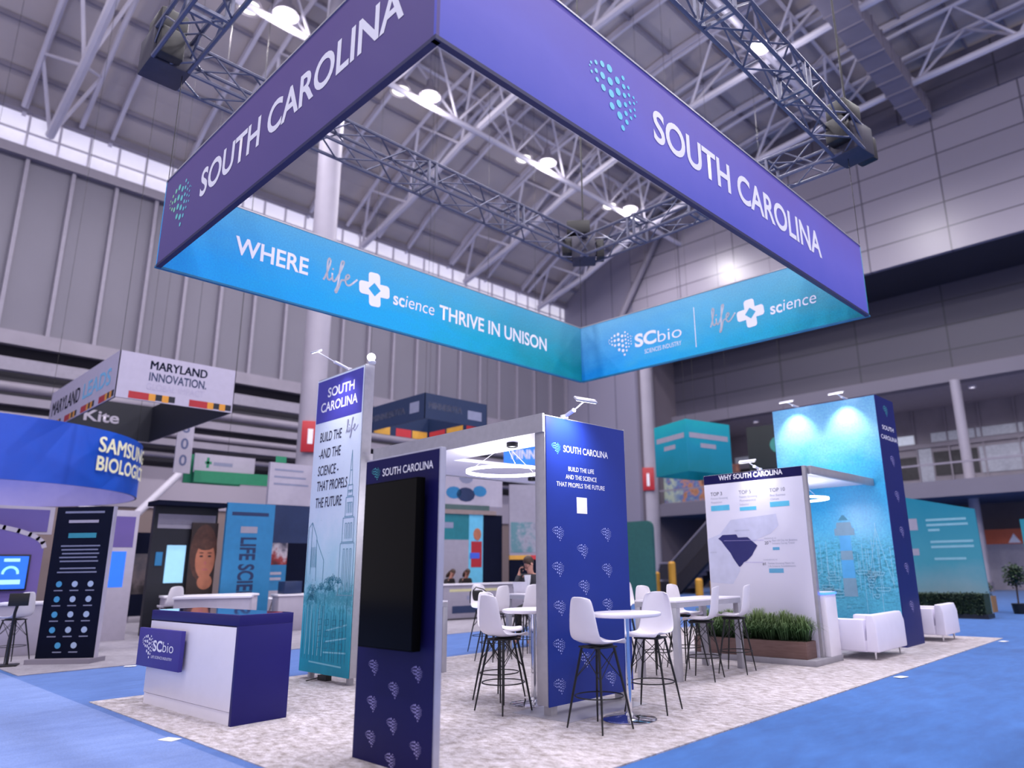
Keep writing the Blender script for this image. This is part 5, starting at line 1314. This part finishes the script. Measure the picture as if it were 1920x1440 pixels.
for x_, z_, r_, m_ in ((.35, 4.3, .2, mat('lime_mark', (140, 180, 60), .5)), (1.1, 4.2, .22, CYB), (1.6, 4.15, .26, NAVY2), (2.2, 4.3, .2, CYB), (.5, 4.8, .16, DKNAVY), (1.6, 4.75, .2, GREYTXT)):
    MB().poly([(x_ + r_ * 1.5 * math.cos(2 * math.pi * k / 12), -.004, z_ + r_ * math.sin(2 * math.pi * k / 12)) for k in range(12)]).build('sponsor_mark', m_, t)
bx('pale_line', GREYTXT, t, .2, 1.1, -.004, 0, 2.95, 3.15)
t = thing('photo_wall', 'grey photo wall with a yellow and red stripe beyond the man', 'display', (-19.7, 18.6, .012), R(60))
bx('wall', PGREY, t, 0, 3, 0, .1, 2.0, 4.6); bx('photo', ramp_mat('teal_photo_print', 0, 0, 3, [(0, (90, 130, 140)), (.4, (150, 150, 165)), (1, (80, 80, 100))], .9, 2.2, .5), t, .05, 2.9, -.01, 0, 2.1, 3.2)
bx('yellow_stripe', YL, t, 0, .8, -.02, .1, 1.85, 2.0); bx('red_stripe', RD, t, .8, 3, -.02, .1, 1.85, 2.0); bx('lower_wall', DKNAVY, t, 0, 3, 0, .1, 0, 1.85)
t = thing('booth_counter', 'pale booth counter with a yellow stripe seen between the towers', 'counter', (-18.45, 14.6, .012), R(75), 'white counters in the booths across the aisle')
bx('body', PGREY, t, 0, 3.4, 0, .6, .05, 1.05, .01); bx('top', WLAM, t, -.04, 3.44, -.04, .64, 1.05, 1.09); bx('yellow_band', mat('pale_yellow_band', (200, 196, 150), .5), t, .2, 2.2, -.004, 0, .85, .93); bx('dark_label', NAVY2, t, .3, 1.7, -.004, 0, .2, .42); bx('small_mark', GREYTXT, t, .8, 1.2, -.004, 0, .6, .72)
DRK = mat('black_blouse', (28, 22, 26), .8, var=.2)
for i, (x, y, rz, lb) in enumerate(((-19.8, 15.75, -75, 'seated person in dark top at the pale counter, left of the two'), (-19.75, 16.45, -95, 'seated person in dark top at the pale counter, right of the two'))):
    J, E_, rd = pose(.62, False, .14, (.1, .9, -.3)); person((x, y, .012), R(rz), lb, J, E_, rd, DRK, hair_long=True, hair_m=mat('dark_brown_hair', (44, 30, 24)))
    tt = thing('booth_chair', 'dark chair under the seated person at the pale counter, ' + ('left one', 'right one')[i], 'chair', (x, y, .012), R(rz), 'chairs behind the pale counter')
    bx('seat', BLACK, tt, -.2, .2, -.2, .2, .56, .6, .01)
    for sx in (-.16, .16):
        for sy in (-.16, .16): MB().sweep([(sx, sy, .57), (sx * 1.2, sy * 1.2, 0)], .014, 6).build('leg', BLACK, tt)
# -- right side: teal cube sign, dark sign, escalator, planters
t = thing('cube_hanging_sign', 'teal cube shaped hanging sign left of the information wall', 'sign', (-14.69, 23.11, 5.0), R(0))
TS = ramp_mat('teal_sign_print', 2, 0, 2, [(0, (10, 110, 124)), (.5, (16, 124, 150)), (1, (24, 150, 160))], .3, .6, .5, emit=.06)
A_, B_, C_, D_ = Vector((0, 0)), Vector((.49, 2.41)), Vector((-1.5, 3.12)), Vector((-1.98, .71))
for a, c, nm in ((D_, A_, 'front_panel'), (A_, B_, 'side_panel'), (B_, C_, 'rear_panel'), (C_, D_, 'far_panel')):
    L = (c - a).length; o = MB().box(0, L, 0, .04, 0, 2.0).build(nm, TS, t); o.location = (a.x, a.y, 0); o.rotation_euler = (0, 0, math.atan2(c.y - a.y, c.x - a.x))
    if nm in ('front_panel', 'side_panel'):
        bx('word_line', PGREY, o, .15, L - .15, -.004, 0, 1.3, 1.5); bx('word_line', PGREY, o, L * .3, L * .65, -.004, 0, .95, 1.12)
for q in (A_, B_, C_, D_): MB().sweep([(q.x, q.y, 2), (q.x, q.y, 22.5)], .006, 5).build('hanging_cable', BLACK, t)
t = thing('dark_hanging_sign', 'dark hanging sign partly hidden behind the blue tower', 'sign', (-15.3, 29, 5.2), R(8))
bx('board', mat('black_green_board', (16, 26, 30), .5), t, 0, 3.4, 0, .3, .4, 2.3); oval2 = MB().poly([(1.5 + .5 * math.cos(2 * math.pi * k / 16), -.006, 1.4 + .4 * math.sin(2 * math.pi * k / 16)) for k in range(16)]).build('green_mark', mat('sea_green_mark', (50, 130, 120), .5), t)
MB().sweep([(1.7, .15, 2.3), (1.7, .15, 23)], .006, 5).build('hanging_cable', BLACK, t)
t = thing('teal_wall_panel', 'rounded dark teal booth panel right of the royal blue tower', 'display', (-20.8, 26.2, .0), R(0))
MB().prism([(0, 0), (2.1, 0), (2.1, 3.2)] + [(1.8 + .3 * math.cos(R(a)), 3.2 + .3 * math.sin(R(a))) for a in (30, 60, 90)] + [(0, 3.5)], 0, .15).build('panel', mat('muted_teal_board', (42, 96, 92), .6, var=.08), t)
es = thing('escalator', 'dark escalator climbing to the upper lobby', 'escalator', (-24.9, 35, 0), 0)
ED = mat('escalator_black', (34, 30, 36), .5, var=.2); 
for y_ in (0, 1.7):
    MB().prism([(0, 0), (1.5, 0), (7.6, 5.2), (9.5, 5.2), (9.5, 5.9), (7.4, 5.9), (1.2, .7), (0, .7)], y_, y_ + .3).build('truss_side', ED, es)
    MB().prism([(.2, .8), (1.2, .8), (7.2, 5.95), (9.3, 5.95), (9.3, 6.75), (7.0, 6.75), (1.0, 1.65), (.2, 1.65)], y_ + .1, y_ + .14).build('balustrade', mat('smoked_glass', (50, 50, 58), .15), es)
    MB().sweep([(.1, y_ + .12, 1.2), (.3, y_ + .12, 1.7), (1.0, y_ + .12, 1.72), (7.0, y_ + .12, 6.82), (9.4, y_ + .12, 6.82)], .05, 8).build('handrail', STEELG, es, smooth=True)
st_ = MB()
for k in range(22): st_.box(1.2 + k * .285, 1.2 + k * .285 + .3, .3, 1.7, .3 + k * .235, .55 + k * .235)
st_.build('steps', STEELG, es)
YEL = mat('yellow_paint', (206, 150, 50), .5, var=.06)
for i, (x, y, h, lb) in enumerate(((-20.3, 28.6, 1.3, 'yellow bollard left of the escalator foot'), (-19.4, 28.6, 1.75, 'tall yellow bollard before the escalator'), (-18.0, 28.6, 1.0, 'short yellow bollard right of the escalator foot'), (-17.0, 28.2, .95, 'yellow bollard nearest the information wall'))):
    o = MB().lathe([(0, 0), (.17, 0), (.17, h - .08), (.1, h), (0, h)], 18).build('bollard', YEL, None, smooth=True); o.location = (x, y, 0); tag(o, lb, 'bollard', 'yellow bollards by the escalator')
t = thing('shop_display', 'bright shop shelves on the upper level behind the teal cube sign', 'display', (-29.2, YW + 2.2, 5.7))
bx('back_panel', ramp_mat('shop_print', 0, 0, 5, [(0, (150, 160, 150)), (.35, (60, 90, 150)), (.6, (170, 120, 90)), (1, (90, 60, 60))], .9, 2, .5, emit=.15), t, 0, 6, .4, .5, 0, 2.3); bx('shelf', STEELG, t, 0, 6, 0, .5, 0, .1)
# right hand lobby planters and teal wall
t = thing('slanted_panel', 'teal booth wall with pale text lines beyond the far armchair', 'display', (-7.7, 24, .0), R(3))
MB().prism([(.1, 0), (2.15, 0), (2.1, 3.05), (.1, 3.55)], 0, .12).build('panel', ramp_mat('teal_fade_print', 2, .6, 3.4, [(0, (120, 150, 164)), (.35, (60, 136, 152)), (1, (20, 118, 142))], .15, .8, .5), t)
for k, (a, c, z_) in enumerate(((.75, 1.85, 2.75), (.75, 1.88, 2.6), (.78, 1.1, 2.45), (.8, 1.95, 2.1), (.8, 1.95, 1.95), (.85, 1.7, 1.6))): bx('text_line', mat('pale_text_print', (120, 170, 184), .5), t, a, c, -.004, 0, z_, z_ + .07)
bx('white_mark', PGREY, t, .2, .5, -.004, 0, 2.5, 2.85); bx('white_mark', PGREY, t, .25, .45, -.004, 0, 1.75, 1.95)
hg = thing('hedge_planter', 'long dark planter box with clipped hedge beyond the far armchair', 'planter', (-7.8, 23.2, 0))
bx('box', mat('dark_planter', (26, 28, 40), .5), hg, 0, 2.35, 0, .7, 0, .12)
hb = MB()
for i in range(2600):
    x, yy, z = random.uniform(0, 2.3), random.uniform(-.02, .7), random.uniform(.1, .7)
    if random.random() < .6: yy = random.uniform(-.04, .03)
    a, e, s_ = random.uniform(0, 6.28), random.uniform(-1, 1), .035
    p = Vector((x, yy, z)); d1 = Vector((math.cos(a), math.sin(a), e)).normalized() * s_; d2 = Vector((-math.sin(a), math.cos(a), .4)).normalized() * s_ * .6
    hb.poly([p - d1, p + d2, p + d1, p - d2])
hb.box(.04, 2.3, .04, .66, .1, .66)
hb.build('hedge', mat('dark_hedge_leaf', (26, 48, 30), .7, var=.4, scale=12), hg)['kind'] = 'stuff'
t = thing('kiosk_sign', 'orange sign with a white triangle by the slim pale column', 'sign', (-10.6, 46.5, 2.0), R(5))
bx('board', mat('orange_print', (206, 96, 60), .5), t, 0, 2.1, 0, .15, .45, 1.25); MB().poly([(1.2, -.004, .5), (1.8, -.004, .5), (1.5, -.004, 1.0)]).build('white_triangle', VIN, t); bx('stand', PGREY, t, -.1, 2.3, .03, .2, -2.0, .45)
t = thing('potted_tree', 'small potted tree near the right edge of the lobby floor', 'plant', (-5.25, 26, 0))
MB().lathe([(0, 0), (.16, 0), (.2, .3), (0, .3)], 18).build('pot', BLACK, t, smooth=True); MB().sweep([(0, 0, .3), (.02, 0, .9)], .025, 8).build('trunk', mat('bark', (70, 54, 44), .8), t)
fb = MB()
for i in range(700):
    d = Vector((random.gauss(0, 1), random.gauss(0, 1), random.gauss(0, 1))).normalized() * random.uniform(.1, .34); p = Vector((.0, 0, 1.12)) + Vector((d.x, d.y, d.z * 1.15)); a = random.uniform(0, 6.28)
    d1 = Vector((math.cos(a), math.sin(a), random.uniform(-.6, .6))) * .06; d2 = Vector((-math.sin(a), math.cos(a), .5)) * .025
    fb.poly([p - d1, p + d2, p + d1, p - d2])
fb.build('foliage', mat('dark_green_leaf', (58, 78, 56), .6, var=.3, scale=9), t)
t = thing('wooden_planter', 'tan wooden planter with low plants near the slim column', 'planter', (-6.55, 26.3, 0)); bx('box', mat('tan_wood', (170, 128, 84), .6), t, 0, .55, 0, .5, 0, .48)
fb = MB()
for i in range(200):
    p = Vector((random.uniform(.02, .53), random.uniform(.02, .48), random.uniform(.48, .85))); a = random.uniform(0, 6.28); d1 = Vector((math.cos(a), math.sin(a), .6)) * .07; d2 = Vector((-math.sin(a), math.cos(a), 0)) * .02
    fb.poly([p - d1, p + d2, p + d1, p - d2])
fb.build('foliage', mat('dark_green_leaf', (58, 78, 56)), t)
t = thing('teal_side_panel', 'teal booth panel cut off by the right edge', 'display', (-5.2, 26.5, 0), R(4)); bx('panel', ramp_mat('teal_side_print', 2, 0, 3, [(0, (110, 140, 156)), (.4, (70, 150, 160)), (1, (20, 120, 140))], .2, .7, .5), t, .25, 3, 0, .12, 0, 2.8); bx('text_line', PGREY, t, .5, 1.6, -.004, 0, 2.2, 2.4)
